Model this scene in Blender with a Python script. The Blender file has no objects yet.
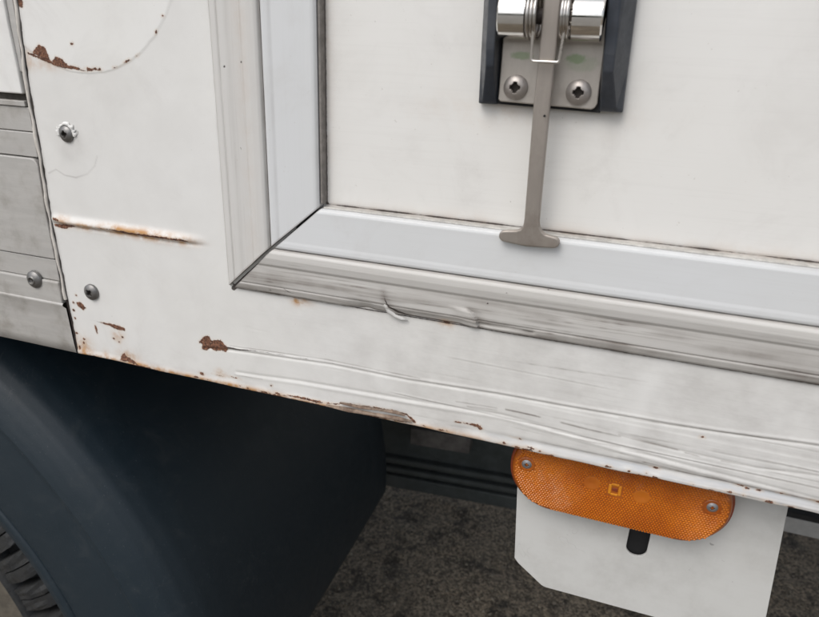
import bpy, math, random
import numpy as np
from mathutils import Matrix, Vector
random.seed(7)
RS = np.random.RandomState(5)
scene = bpy.context.scene
C = scene.collection
H = 1.2                                   # height of the panel origin above the ground

# ---------------------------------------------------------------- camera
cam = bpy.data.cameras.new('camera')
camo = bpy.data.objects.new('camera', cam); C.objects.link(camo)
cam.sensor_width = 36; cam.lens = 28.7404; cam.clip_start = .01; cam.clip_end = 800
r_ = Vector((0.946131, 0.321822, 0.035596)); f_ = Vector((-0.284768, 0.879397, -0.381535)); u_ = Vector((-0.154089, 0.350845, 0.923669))
camo.matrix_world = Matrix(((r_.x, u_.x, -f_.x, 0), (r_.y, u_.y, -f_.y, -.38), (r_.z, u_.z, -f_.z, H), (0, 0, 0, 1)))
cam.dof.use_dof = True; cam.dof.focus_distance = .47; cam.dof.aperture_fstop = 14
scene.camera = camo

# ---------------------------------------------------------------- daylight (overcast)
SUN_EL, SUN_AZ = math.radians(52), math.radians(200)    # azimuth clockwise from +Y
world = bpy.data.worlds.new('World'); scene.world = world; world.use_nodes = True
nt = world.node_tree; nt.nodes.clear()
sky = nt.nodes.new('ShaderNodeTexSky'); sky.sky_type = 'NISHITA'; sky.sun_disc = False
sky.sun_elevation = SUN_EL; sky.sun_rotation = SUN_AZ; sky.air_density = 1.0; sky.dust_density = 3.0
hs = nt.nodes.new('ShaderNodeHueSaturation'); hs.inputs['Saturation'].default_value = .35
bg = nt.nodes.new('ShaderNodeBackground'); bg.inputs['Strength'].default_value = .15
wo = nt.nodes.new('ShaderNodeOutputWorld')
nt.links.new(sky.outputs[0], hs.inputs['Color']); nt.links.new(hs.outputs[0], bg.inputs[0]); nt.links.new(bg.outputs[0], wo.inputs[0])
sun = bpy.data.lights.new('sun', 'SUN'); sun.energy = .9; sun.angle = math.radians(35); sun.color = (1, .97, .93)
suno = bpy.data.objects.new('sun', sun); C.objects.link(suno)
sd = Vector((math.sin(SUN_AZ)*math.cos(SUN_EL), math.cos(SUN_AZ)*math.cos(SUN_EL), math.sin(SUN_EL)))
suno.rotation_euler = sd.to_track_quat('Z', 'Y').to_euler(); suno.location = (0, -2, 5)
scene.view_settings.view_transform = 'Standard'; scene.view_settings.look = 'None'
scene.view_settings.exposure = 0.16; scene.view_settings.gamma = 1.0; scene.view_settings.use_curve_mapping = False

# ---------------------------------------------------------------- small helpers
def tag(o, label=None, cat=None, group=None, kind=None):
    if label: o['label'] = label
    if cat: o['category'] = cat
    if group: o['group'] = group
    if kind: o['kind'] = kind
    return o
def empty(name, loc, parent=None):
    o = bpy.data.objects.new(name, None); C.objects.link(o); o.location = loc
    if parent: o.parent = parent
    return o
truck = tag(empty('box_truck', (0, 0, 0)), 'white box truck with scratched rusty lower side, steel latch and orange side lamp', 'truck')
def link(name, me, mat, parent=None, loc=None):
    o = bpy.data.objects.new(name, me); C.objects.link(o)
    if mat: me.materials.append(mat)
    if parent: o.parent = parent
    # children of the truck hang in the panel frame (origin H above ground)
    if loc is not None: o.location = loc
    elif parent is truck or parent is None: o.location = (0, 0, H)
    return o
def mesh(name, verts, faces, mat, parent=None, loc=None, smooth=False, auto=None):
    me = bpy.data.meshes.new(name); me.from_pydata([tuple(v) for v in verts], [], faces); me.update()
    if smooth:
        me.polygons.foreach_set('use_smooth', [True]*len(me.polygons))
    o = link(name, me, mat, parent, loc)
    if auto is not None: me.set_sharp_from_angle(angle=math.radians(auto))
    return o
def bevel(o, w, seg=2, ang=30):
    m = o.modifiers.new('bevel', 'BEVEL'); m.width = w; m.segments = seg; m.limit_method = 'ANGLE'; m.angle_limit = math.radians(ang)
    return o
def grid(name, X, Y, Z, mat, parent=None, attrs=None, keep=None, flip=False, smooth=True):
    """X,Y,Z (n,m) arrays -> quad sheet; keep = (n-1,m-1) bool of cells."""
    n, m = X.shape
    idx = np.arange(n*m).reshape(n, m)
    q = np.stack([idx[:-1, :-1], idx[1:, :-1], idx[1:, 1:], idx[:-1, 1:]], -1)
    if flip: q = q[..., ::-1]
    q = q[keep] if keep is not None else q.reshape(-1, 4)
    q = q.reshape(-1, 4)
    used = np.unique(q); remap = -np.ones(n*m, int); remap[used] = np.arange(len(used)); q = remap[q]
    co = np.stack([X, Y, Z], -1).reshape(-1, 3)[used]
    me = bpy.data.meshes.new(name)
    me.vertices.add(len(co)); me.vertices.foreach_set('co', co.ravel().astype(np.float32))
    me.loops.add(q.size); me.loops.foreach_set('vertex_index', q.ravel().astype(np.int32))
    me.polygons.add(len(q)); me.polygons.foreach_set('loop_start', (np.arange(len(q))*4).astype(np.int32))
    me.polygons.foreach_set('loop_total', np.full(len(q), 4, np.int32))
    me.polygons.foreach_set('use_smooth', np.full(len(q), smooth, bool))
    me.update(calc_edges=True); me.validate()
    for k, a in (attrs or {}).items():
        at_ = me.attributes.new(k, 'FLOAT', 'POINT'); at_.data.foreach_set('value', a.reshape(-1)[used].astype(np.float32))
    return link(name, me, mat, parent)
def box(name, x0, x1, y0, y1, z0, z1, mat, parent=None, bw=0):
    v = [(x, y, z) for x in (x0, x1) for y in (y0, y1) for z in (z0, z1)]
    f = [(0, 1, 3, 2), (4, 6, 7, 5), (0, 4, 5, 1), (2, 3, 7, 6), (0, 2, 6, 4), (1, 5, 7, 3)]
    o = mesh(name, v, f, mat, parent)
    if bw: bevel(o, bw)
    return o
def prism(name, pts, y0, y1, mat, parent=None, bw=0, seg=2, smooth=False):
    """outline pts (x,z) extruded from front y0 to back y1; outline any winding."""
    a = sum(pts[i][0]*pts[(i+1) % len(pts)][1]-pts[(i+1) % len(pts)][0]*pts[i][1] for i in range(len(pts)))
    if a < 0: pts = pts[::-1]
    n = len(pts)
    v = [(x, y0, z) for x, z in pts]+[(x, y1, z) for x, z in pts]
    f = [tuple(range(n)), tuple(range(2*n-1, n-1, -1))]+[(i, i+n, (i+1) % n+n, (i+1) % n) for i in range(n)]
    o = mesh(name, v, f, mat, parent, smooth=smooth)
    if bw: bevel(o, bw, seg)
    return o
def tube(name, pts, r, mat, parent=None, sides=10, closed=False):
    P = [Vector(p) for p in pts]; n = len(P); v = []; f = []
    up = None
    for i in range(n):
        t = (P[(i+1) % n]-P[i-1]) if closed else (P[min(i+1, n-1)]-P[max(i-1, 0)])
        t.normalize()
        if up is None: up = t.orthogonal().normalized()
        up = (up-t*up.dot(t)).normalized(); s = t.cross(up)
        rr = r[i] if isinstance(r, (list, tuple)) else r
        for k in range(sides):
            a = 2*math.pi*k/sides; v.append(P[i]+up*math.cos(a)*rr+s*math.sin(a)*rr)
    for i in range(n if closed else n-1):
        for k in range(sides):
            a = i*sides+k; b = i*sides+(k+1) % sides; c = ((i+1) % n)*sides+(k+1) % sides; d = ((i+1) % n)*sides+k
            f.append((a, b, c, d))
    if not closed: f += [tuple(range(sides))[::-1], tuple(range((n-1)*sides, n*sides))]
    return mesh(name, v, f, mat, parent, smooth=True, auto=50)
def rrect(x0, x1, z0, z1, r, seg=6):
    out = []
    for cx, cz, a0 in ((x1-r, z1-r, 0), (x0+r, z1-r, 90), (x0+r, z0+r, 180), (x1-r, z0+r, 270)):
        for k in range(seg+1):
            a = math.radians(a0+90*k/seg); out.append((cx+r*math.cos(a), cz+r*math.sin(a)))
    return out

# ---- fields on a sheet (all in mm) -------------------------------------------
def vnoise(X, Z, s, seed=0):
    """smooth value noise, cell size s mm"""
    r = np.random.RandomState(seed); T = r.rand(256, 256)
    x = X/s+1000; z = Z/s+1000; xi = np.floor(x).astype(int); zi = np.floor(z).astype(int)
    fx = x-xi; fz = z-zi; fx = fx*fx*(3-2*fx); fz = fz*fz*(3-2*fz)
    g = lambda a, b: T[a % 256, b % 256]
    return (g(xi, zi)*(1-fx)+g(xi+1, zi)*fx)*(1-fz)+(g(xi, zi+1)*(1-fx)+g(xi+1, zi+1)*fx)*fz
def stroke(X, Z, pts, r):
    """r - distance to the polyline (mm); pts in metres; r scalar or one per point (mm)"""
    best = np.full(X.shape, -99.)
    rs = r if isinstance(r, (list, tuple)) else [r]*len(pts)
    for (a, b, ra, rb) in zip(pts[:-1], pts[1:], rs[:-1], rs[1:]):
        ax, az, bx, bz = a[0]*1000, a[1]*1000, b[0]*1000, b[1]*1000
        dx, dz = bx-ax, bz-az; L = dx*dx+dz*dz+1e-9
        t = np.clip(((X-ax)*dx+(Z-az)*dz)/L, 0, 1)
        d = np.hypot(X-ax-t*dx, Z-az-t*dz)
        best = np.maximum(best, ra+(rb-ra)*t-d)
    return best
def blob(X, Z, c, rx, rz, ang=0):
    a = math.radians(ang); x = X-c[0]*1000; z = Z-c[1]*1000
    u = x*math.cos(a)+z*math.sin(a); w = -x*math.sin(a)+z*math.cos(a)
    k = np.sqrt((u/rx)**2+(w/rz)**2)
    return (1-k)*min(rx, rz)
def poly(X, Z, pts):
    """signed distance, positive inside"""
    n = len(pts); d = np.full(X.shape, 1e9); ins = np.zeros(X.shape, bool)
    for i in range(n):
        ax, az = pts[i][0]*1000, pts[i][1]*1000; bx, bz = pts[(i+1) % n][0]*1000, pts[(i+1) % n][1]*1000
        dx, dz = bx-ax, bz-az; t = np.clip(((X-ax)*dx+(Z-az)*dz)/(dx*dx+dz*dz+1e-9), 0, 1)
        d = np.minimum(d, np.hypot(X-ax-t*dx, Z-az-t*dz))
        c = ((az > Z) != (bz > Z)) & (X < (bx-ax)*(Z-az)/(bz-az+1e-12)+ax); ins ^= c
    return np.where(ins, d, -d)
def smooth(e0, e1, x):
    t = np.clip((x-e0)/(e1-e0), 0, 1); return t*t*(3-2*t)
def mx(*a):
    r = a[0]
    for b in a[1:]: r = np.maximum(r, b)
    return r

# ---------------------------------------------------------------- materials
def nomask(o):
    me = o.data
    for k in ('rust', 'crack_and_shade'):
        a = me.attributes.new(k, 'FLOAT', 'POINT'); a.data.foreach_set('value', np.full(len(me.vertices), -6., np.float32))
    return o

class M:
    def __init__(s, name):
        s.m = bpy.data.materials.new(name); s.m.use_nodes = True; s.t = s.m.node_tree; s.t.nodes.clear()
        s.out = s.t.nodes.new('ShaderNodeOutputMaterial'); s.b = s.t.nodes.new('ShaderNodeBsdfPrincipled')
        s.t.links.new(s.b.outputs[0], s.out.inputs[0]); s.tc = s.t.nodes.new('ShaderNodeTexCoord')
    def n(s, typ, **kw):
        o = s.t.nodes.new(typ)
        for k, v in kw.items(): setattr(o, k, v)
        return o
    def put(s, sock, v):
        if isinstance(v, bpy.types.NodeSocket): s.t.links.new(v, sock)
        elif isinstance(v, (tuple, list)) and sock.type == 'RGBA': sock.default_value = (*v[:3], 1)
        else: sock.default_value = v
    def set(s, **kw):
        for k, v in kw.items(): s.put(s.b.inputs[k.replace('_', ' ')], v)
        return s
    def vec(s, scale=(1, 1, 1), rot=(0, 0, 0)):
        m = s.n('ShaderNodeMapping'); s.t.links.new(s.tc.outputs['Object'], m.inputs[0]); m.inputs['Scale'].default_value = scale; m.inputs['Rotation'].default_value = rot
        return m.outputs[0]
    def noise(s, scale, detail=4, rough=.55, sc=(1, 1, 1), dist=0):
        o = s.n('ShaderNodeTexNoise'); s.t.links.new(s.vec(sc), o.inputs['Vector'])
        o.inputs['Scale'].default_value = scale; o.inputs['Detail'].default_value = detail; o.inputs['Roughness'].default_value = rough; o.inputs['Distortion'].default_value = dist
        return o.outputs['Fac']
    def attr(s, name):
        o = s.n('ShaderNodeAttribute', attribute_name=name); return o.outputs['Fac']
    def math(s, op, a, b=None, c=None, clamp=False):
        o = s.n('ShaderNodeMath', operation=op, use_clamp=clamp); s.put(o.inputs[0], a)
        if b is not None: s.put(o.inputs[1], b)
        if c is not None: s.put(o.inputs[2], c)
        return o.outputs[0]
    def ramp(s, v, a, b, lo=0., hi=1., kind='SMOOTHSTEP'):
        o = s.n('ShaderNodeMapRange', interpolation_type=kind); s.put(o.inputs[0], v)
        for i, x in enumerate((a, b, lo, hi)): s.put(o.inputs[i+1], x)
        return o.outputs[0]
    def mix(s, f, a, b, mode='MIX'):
        o = s.n('ShaderNodeMix', data_type='RGBA', blend_type=mode); s.put(o.inputs[0], f); s.put(o.inputs[6], a); s.put(o.inputs[7], b)
        return o.outputs[2]
    def bump(s, h, dist=.001, strength=1.):
        o = s.n('ShaderNodeBump'); s.put(o.inputs['Height'], h); o.inputs['Distance'].default_value = dist; o.inputs['Strength'].default_value = strength
        s.t.links.new(o.outputs[0], s.b.inputs['Normal']); return o.outputs[0]

def painted(name, base, rough=.42, streak=.0, vertical=False, spots=0):
    """weathered vehicle paint; reads the masks rust, crack (signed mm), stain, grime, bare (0..1)"""
    m = M(name)
    big = m.noise(7, 4); fine = m.noise(260, 3, .6); mid = m.noise(40, 5, .6)
    col = m.mix(m.ramp(big, .35, .7, 0, .5), base, tuple(c*k for c, k in zip(base, (.955, .95, .93))))
    smud = m.math('MULTIPLY', m.ramp(m.noise(22, 6, .68, dist=.6), .48, .74), m.ramp(m.noise(6, 2), .3, .65, .15, 1))
    col = m.mix(m.math('MULTIPLY', smud, .20), col, (.47, .44, .41))
    speck = m.ramp(m.noise(420, 2, .5), .73, .79, 0, .30)
    col = m.mix(speck, col, (.42, .38, .33))
    if spots:
        col = m.mix(m.ramp(m.noise(95, 3, .5), .73, .75, 0, spots*.8), col, (.13, .12, .11))
        col = m.mix(m.ramp(m.noise(14, 6, .7), .40, .72, 0, .45), col, (.36, .35, .33))
        col = m.mix(m.math('MULTIPLY', m.ramp(m.math('ABSOLUTE', m.math('SUBTRACT', m.noise(11, 4, .6, (.6, 1, 1), .8), .5)), 0, .003, .6, 0), m.ramp(m.noise(9, 2), .5, .6)), col, (.30, .29, .28))
    st = m.noise(60, 6, .65, (1, 1, .05) if vertical else (.06, 1, 1)); st2 = m.noise(520, 5, .72, (1, 1, .02) if vertical else (.022, 1, 1))
    sm = m.math('MULTIPLY', m.ramp(m.math('ADD', m.math('MULTIPLY', st, .22), m.math('MULTIPLY', st2, .78)), .50, .61, 0, .75), m.math('MAXIMUM', m.attr('scuff'), streak, clamp=True))
    col = m.mix(sm, col, (.43, .41, .385))
    g = m.math('MULTIPLY', m.attr('grime'), m.ramp(mid, .2, .75, .45, 1.15), clamp=True)
    col = m.mix(g, col, (.20, .175, .155))
    sn = m.math('MULTIPLY', m.attr('stain'), m.ramp(m.noise(110, 5, .65), .33, .62, .15, 1.), clamp=True)
    col = m.mix(sn, col, (.46, .235, .075))
    bare = m.math('MULTIPLY', m.attr('bare'), m.ramp(m.noise(300, 4, .6, (.2, 1, 1)), .3, .6, .3, 1), clamp=True)
    col = m.mix(bare, col, (.47, .48, .49))
    nz = m.math('ADD', m.math('MULTIPLY_ADD', m.noise(420, 4, .7), 2.6, -1.3), m.math('MULTIPLY_ADD', m.noise(170, 3, .6), 2.2, -1.1))
    rk = m.ramp(m.math('ADD', m.attr('rust'), nz), -.18, .18)
    halo = m.ramp(m.math('ADD', m.attr('rust'), nz), -1.6, .1, 0, .35)
    col = m.mix(halo, col, (.55, .40, .27))
    rc = m.mix(m.ramp(m.noise(520, 5, .7), .38, .64), (.060, .026, .018), (.25, .115, .065))
    rc = m.mix(m.ramp(m.noise(900, 2), .62, .7, 0, .7), rc, (.42, .30, .22))
    col = m.mix(rk, col, rc)
    ck = m.ramp(m.math('ADD', m.attr('crack_and_shade'), m.math('MULTIPLY_ADD', m.noise(300, 4, .7), .9, -.45)), -.22, .22, 0, .93)
    col = m.mix(ck, col, (.045, .033, .028))
    ro = m.ramp(fine, .3, .7, rough-.05, rough+.08)
    ro = m.math('MAXIMUM', ro, m.math('MULTIPLY', m.math('MAXIMUM', rk, m.math('MAXIMUM', ck, g)), .85))
    h = m.math('SUBTRACT', m.math('MULTIPLY', mid, .07), m.math('ADD', m.math('MULTIPLY', rk, m.math('MULTIPLY_ADD', m.noise(700, 4, .7), -.5, .9)), m.math('MULTIPLY', ck, .8)))
    h = m.math('SUBTRACT', h, m.math('MULTIPLY', m.math('MAXIMUM', sm, g), .1))
    m.bump(h, .0006, .8)
    m.set(Base_Color=col, Roughness=ro, Specular_IOR_Level=.45)
    return m.m
WHITE = painted('white_paint', (.80, .795, .775), .38)
DOORW = painted('door_paint', (.80, .79, .765), .36)
TRIMW = painted('worn_trim_paint', (.60, .585, .56), .46, streak=.05)
STRIP = painted('blue_grey_trim', (.672, .684, .692), .34, streak=.05)
TRIMV = painted('worn_upright_trim_paint', (.62, .61, .59), .46, streak=.04, vertical=True)
STRIPV = painted('blue_grey_upright_trim', (.672, .684, .692), .34, streak=.05, vertical=True)
SEALANT = painted('sealant', (.70, .665, .61), .55, streak=.1)

def metal(name, base, rough, brushed=(1, 1, 1), dirt=.4, metallic=1., sc=160, bumpk=.3):
    m = M(name)
    n1 = m.noise(sc, 5, .65, brushed); n2 = m.noise(30, 5, .6); n3 = m.noise(700, 2)
    col = m.mix(m.ramp(n1, .3, .7, 0, .5), base, tuple(c*.78 for c in base))
    col = m.mix(m.math('MULTIPLY', m.ramp(n2, .45, .75), dirt), col, (base[0]*.45, base[1]*.41, base[2]*.36))
    m.bump(m.math('ADD', m.math('MULTIPLY', n1, .6), m.math('MULTIPLY', n3, .25)), .0003, bumpk)
    m.set(Base_Color=col, Metallic=metallic, Roughness=m.ramp(n2, .3, .7, rough-.05, rough+.12))
    return m.m
ALU = metal('weathered_aluminium', (.535, .52, .495), .48, (.12, 1, 1), .62, .25, bumpk=.6)
STEEL = metal('stained_steel', (.50, .455, .41), .40, (1, 1, .25), .5, .85)
BARST = metal('bar_steel', (.46, .415, .375), .45, (1, 1, .12), .6, .7)
CHROME = metal('chrome', (.86, .84, .81), .07, (1, 1, 1), .08, 1., bumpk=.05)
WIRE = metal('spring_wire', (.55, .52, .49), .25, (1, 1, 1), .3, 1.)
ZINC = metal('dull_screw_zinc', (.24, .235, .23), .42, (1, 1, 1), .8, .8, sc=300, bumpk=.8)
SCREWST = metal('steel_screw', (.46, .425, .40), .42, (1, 1, 1), .6, .75, sc=300, bumpk=.8)
LAMPSCREW = metal('lamp_screw', (.33, .33, .34), .45, (1, 1, 1), .6, .6, sc=300, bumpk=.8)

def plain(name, base, rough, var=.25, sc=60, bumpd=.0004, spec=.5, coat=0, dust=None, dustk=.3):
    m = M(name); n = m.noise(sc, 6, .65); n2 = m.noise(sc*.15, 4)
    col = m.mix(m.ramp(n, .3, .7), base, tuple(c*(1-var) for c in base))
    if dust: col = m.mix(m.ramp(n2, .4, .75, 0, dustk), col, dust)
    m.bump(n, bumpd, .6); m.set(Base_Color=col, Roughness=m.ramp(n, .3, .7, rough-.06, rough+.08), Specular_IOR_Level=spec)
    if coat: m.set(Coat_Weight=coat, Coat_Roughness=.12)
    return m.m
PLASTIC = plain('black_plastic', (.030, .037, .050), .38, .3, 200, .0002, dust=(.13, .13, .135), dustk=.35)
def guard_mat():
    m = M('mudguard_plastic')
    n = m.noise(9, 6, .6); f = m.noise(600, 2, .5); sm = m.noise(25, 7, .7, dist=.8); gl = m.noise(160, 5, .6)
    col = m.mix(m.ramp(n, .3, .7, 0, .4), (.0100, .0200, .0290), (.013, .0225, .031))
    col = m.mix(m.ramp(sm, .52, .75, 0, .30), col, (.050, .056, .058))
    col = m.mix(m.ramp(f, .71, .76, 0, .55), col, (.14, .145, .15))
    hair = m.ramp(m.math('ABSOLUTE', m.math('SUBTRACT', m.noise(9, 5, .7, (1, 1, .5), 1.5), .5)), .0, .004, .5, 0)
    col = m.mix(m.math('MULTIPLY', hair, m.ramp(m.noise(5, 2), .5, .65)), col, (.07, .075, .08))
    m.bump(m.math('ADD', gl, m.math('MULTIPLY', f, .5)), .0003, .5)
    m.set(Base_Color=col, Roughness=m.ramp(sm, .3, .7, .44, .56), Specular_IOR_Level=.5); return m.m
FENDER = guard_mat()
RUBBER = plain('tyre_rubber', (.020, .022, .024), .62, .5, 160, .0012, dust=(.07, .066, .058), dustk=.4)
DUSTY = plain('dusty_sidewall', (.115, .100, .078), .85, .4, 60, .0008)
UNDER = plain('underbody_black', (.018, .018, .018), .85, .3, 30)
RIBBED = plain('ribbed_guard_grey', (.055, .066, .066), .6, .35, 25, .001, dust=(.10, .10, .09), dustk=.4)
BEAM = plain('dirty_beam', (.16, .15, .14), .8, .6, 20, .001)
BRACK = painted('bracket_paint', (.60, .60, .58), .45, streak=.05, spots=.7)
BARPAINT = plain('grey_bar_paint', (.42, .42, .41), .5, .2, 40)
SLOT = plain('black_slot', (.006, .006, .007), .7, .2, 60)
SEALD = plain('dark_seal', (.045, .032, .028), .6, .5, 90)
SEALANTP = plain('pale_seal', (.62, .60, .56), .5, .3, 160)
SEALG2 = plain('dark_gap_filler', (.075, .066, .055), .7, .5, 120)
SEALG = plain('grey_seal', (.27, .245, .225), .55, .4, 160)

def green_steel():
    m = M('steel_plate_with_green_marks')
    n1 = m.noise(180, 5, .65, (1, 1, .4)); n2 = m.noise(50, 5, .6)
    col = m.mix(m.ramp(n1, .3, .7, 0, .5), (.54, .50, .455), (.44, .40, .36))
    col = m.mix(m.ramp(n2, .5, .8, 0, .45), col, (.27, .235, .20))
    for (cx, cz), sx, sz, k in (((-0.0643, -0.0065), .0066, .0022, .62), ((-0.0349, -0.0069), .0056, .0026, .68), ((-0.0319, -0.0090), .0105, .0045, .25)):
        mp = m.n('ShaderNodeMapping', vector_type='POINT'); mp.inputs['Location'].default_value = (-cx/sx, 0, -cz/sz); mp.inputs['Scale'].default_value = (1/sx, 0, 1/sz)
        m.t.links.new(m.tc.outputs['Object'], mp.inputs[0])
        ln = m.n('ShaderNodeVectorMath', operation='LENGTH'); m.t.links.new(mp.outputs[0], ln.inputs[0])
        d = m.math('ADD', ln.outputs['Value'], m.math('MULTIPLY_ADD', m.noise(350, 4, .6), .9, -.45))
        col = m.mix(m.ramp(d, .6, 1.15, k, 0), col, (.24, .33, .18))
    m.bump(n1, .0003, .35)
    m.set(Base_Color=col, Metallic=.75, Roughness=m.ramp(n2, .3, .7, .36, .5))
    return m.m
PLATE = green_steel()

def amber(name, base, rough, bumpk=.2):
    m = M(name); n = m.noise(45, 5, .6); n2 = m.noise(500, 3)
    col = m.mix(m.ramp(n, .35, .7, 0, .5), base, (base[0]*.62, base[1]*.45, base[2]*.6))
    col = m.mix(m.ramp(m.noise(28, 5, .6), .52, .72, 0, .38), col, (.52, .26, .16))
    m.bump(n2, .0002, bumpk)
    m.set(Base_Color=col, Roughness=rough, Coat_Weight=.3, Coat_Roughness=.14, Subsurface_Weight=.15, Subsurface_Radius=(.004, .0015, .0005), Subsurface_Scale=1.)
    return m.m
AMBER = amber('amber_lens', (.42, .105, .007), .34)
AMBERB = amber('amber_cell', (.62, .180, .008), .36)
AMBERD = amber('amber_window', (.54, .150, .008), .34)
AMBERR = amber('amber_rim', (.24, .045, .012), .35)
BULB = amber('amber_bulb', (.74, .27, .015), .25)

def asphalt():
    m = M('asphalt')
    v = m.n('ShaderNodeTexVoronoi'); m.t.links.new(m.vec(), v.inputs['Vector']); v.inputs['Scale'].default_value = 190
    n = m.noise(70, 7, .8); b = m.noise(6, 4)
    c1 = m.mix(m.ramp(v.outputs['Color'], .0, 1.), (.095, .078, .056), (.47, .385, .28))
    col = m.mix(m.ramp(n, .50, .60, 0, .6), c1, (.020, .017, .014))
    col = m.mix(m.ramp(b, .4, .7, 0, .35), col, (.16, .14, .11))
    col = m.mix(m.ramp(m.noise(13, 6, .75), .50, .62, 0, .75), col, (.020, .017, .014))
    h = m.math('ADD', m.math('MULTIPLY', v.outputs['Distance'], -.6), m.math('MULTIPLY', n, 1.3))
    m.bump(h, .008, 1.); m.set(Base_Color=col, Roughness=.85)
    return m.m
ASPH = asphalt()

# ================================================================= SETTING
def ground():
    # fine near the truck, coarse out to the horizon
    def ax(lo, hi, step, far):
        near = list(np.arange(lo, hi+1e-6, step)); out = [-far, -60, -12, -4]+near+[5, 12, 60, far]
        return np.array(sorted(out))
    xs = ax(-2.0, 2.0, .012, 400.); ys = ax(-1.0, 3.0, .012, 400.)
    X, Y = np.meshgrid(xs, ys, indexing='ij')
    near = smooth(4.2, 2.0, np.maximum(np.abs(X), np.abs(Y-1)+.3))
    Zg = (vnoise(X*1000, Y*1000, 25, 3)-.5)*.008+(vnoise(X*1000, Y*1000, 90, 4)-.5)*.014
    o = grid('ground', X, Y, Zg*near-.01*(1-near), ASPH)
    o.location = (0, 0, 0); tag(o, 'dark rough asphalt under and beside the truck', kind='structure')
ground()

def apron():
    xs = np.linspace(-60, 60, 61); ys = np.array([-60, -30, -15, -8, -5, -3, -2, -1.6, -1.3])
    X, Y = np.meshgrid(xs, ys, indexing='ij')
    o = grid('pavement', X, Y, X*0+.012, plain('pale_concrete', (.24, .228, .205), .85, .25, 8, .002)); o.location = (0, 0, 0); tag(o, 'pale paved yard in front of the truck', kind='structure')
apron()
def treeline():
    n = 260; v = []; f = []; x = np.linspace(-130, 130, n); h = 3.5+3.5*vnoise(x*10, x*0, 90, 7)+1.6*vnoise(x*10, x*0, 22, 8)+.7*vnoise(x*10, x*0, 8, 9)
    for i in range(n):
        y = -48+3*math.sin(x[i]*.05)
        for dy, k in ((-4, 0), (-3.4, .55), (-1.6, .92), (0, 1.), (1.6, .86), (3., .5), (3.6, 0)): v.append((x[i]+random.uniform(-.3, .3), y+dy+random.uniform(-.3, .3), h[i]*k*(1+random.uniform(-.04, .04)*(k > 0))))
    for i in range(n-1):
        for k in range(6): a = 7*i+k; f.append((a, a+1, a+8, a+7))
    m_ = M('distant_foliage'); q = m_.noise(1.2, 6, .7)
    m_.bump(q, .8, 1.); m_.set(Base_Color=m_.mix(m_.ramp(q, .35, .65), (.018, .028, .014), (.06, .075, .035)), Roughness=.9)
    o = mesh('tree_line', v, f, m_.m, None, (0, 0, 0)); tag(o, 'distant dark line of trees across the yard, seen only in the chrome', kind='stuff')
treeline()
# loose grit on the asphalt under the truck, one object
def grit():
    v, f = [], []
    for _ in range(5200):
        x = random.uniform(-.75, .8); y = random.uniform(.2, 1.5); s = random.uniform(.002, .006)*(1.6 if random.random() < .08 else 1)
        z = (float(vnoise(np.array([[x*1000]]), np.array([[y*1000]]), 25, 3)[0, 0])-.5)*.008+(float(vnoise(np.array([[x*1000]]), np.array([[y*1000]]), 90, 4)[0, 0])-.5)*.014
        b = len(v); a = random.uniform(0, 6.3)
        for k in range(4): v.append((x+s*math.cos(a+k*1.57)*random.uniform(.7, 1.2), y+s*math.sin(a+k*1.57)*random.uniform(.7, 1.2), z+s*random.uniform(-.2, .1)))
        v.append((x, y, z+s*.8)); f += [(b+k, b+(k+1) % 4, b+4) for k in range(4)]
    o = mesh('grit', v, f, plain('grit_stone', (.26, .225, .175), .85, .85, 60), None, (0, 0, 0)); tag(o, 'loose grit scattered over the dark asphalt under the truck', kind='stuff')
grit()

# ================================================================= TRUCK: big pieces
box('cargo_body', -1.9, 2.2, .045, 2.05, -.19, 1.9, UNDER, truck)

nomask(box('body_side', -1.9, 2.2, .0015, .045, .161, 1.9, WHITE, truck))
nomask(box('body_side', .451, 2.2, .0015, .045, -.2545, .161, WHITE, truck))
nomask(box('body_side', -1.9, -.801, .0015, .045, -.2545, .161, WHITE, truck))
def sheet_axes(x0, x1, z0, z1, st):
    xs = np.arange(x0, x1+st/2, st); zs = np.arange(z0, z1+st/2, st)
    return np.meshgrid(xs, zs, indexing='ij')

# ---- main lower side panel (L-shaped: left post and bottom rail)
SEAM = [(-0.4130, 0.0147), (-0.4170, -0.0444), (-0.4163, -0.0937), (-0.4174, -0.1438), (-0.4153, -0.2132), (-0.4140, -0.2539)]
def seam_x(z):   # metres, straightened above the frame
    zz = [p[1] for p in SEAM][::-1]; xx = [p[0] for p in SEAM][::-1]
    return np.interp(z, zz, xx)
ARC = [(-0.4107, -0.0182), (-0.3915, -0.0250), (-0.3652, -0.0283), (-0.3386, -0.0254), (-0.3119, -0.0151), (-0.2965, 0.0017), (-0.2897, 0.0169)]
A_ = np.array([[2*x, 2*z, 1] for x, z in ARC]); s_ = np.linalg.lstsq(A_, np.array([x*x+z*z for x, z in ARC]), rcond=None)[0]
DISC = (s_[0]*1000, s_[1]*1000, math.sqrt(s_[2]+s_[0]**2+s_[1]**2)*1000)

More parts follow.
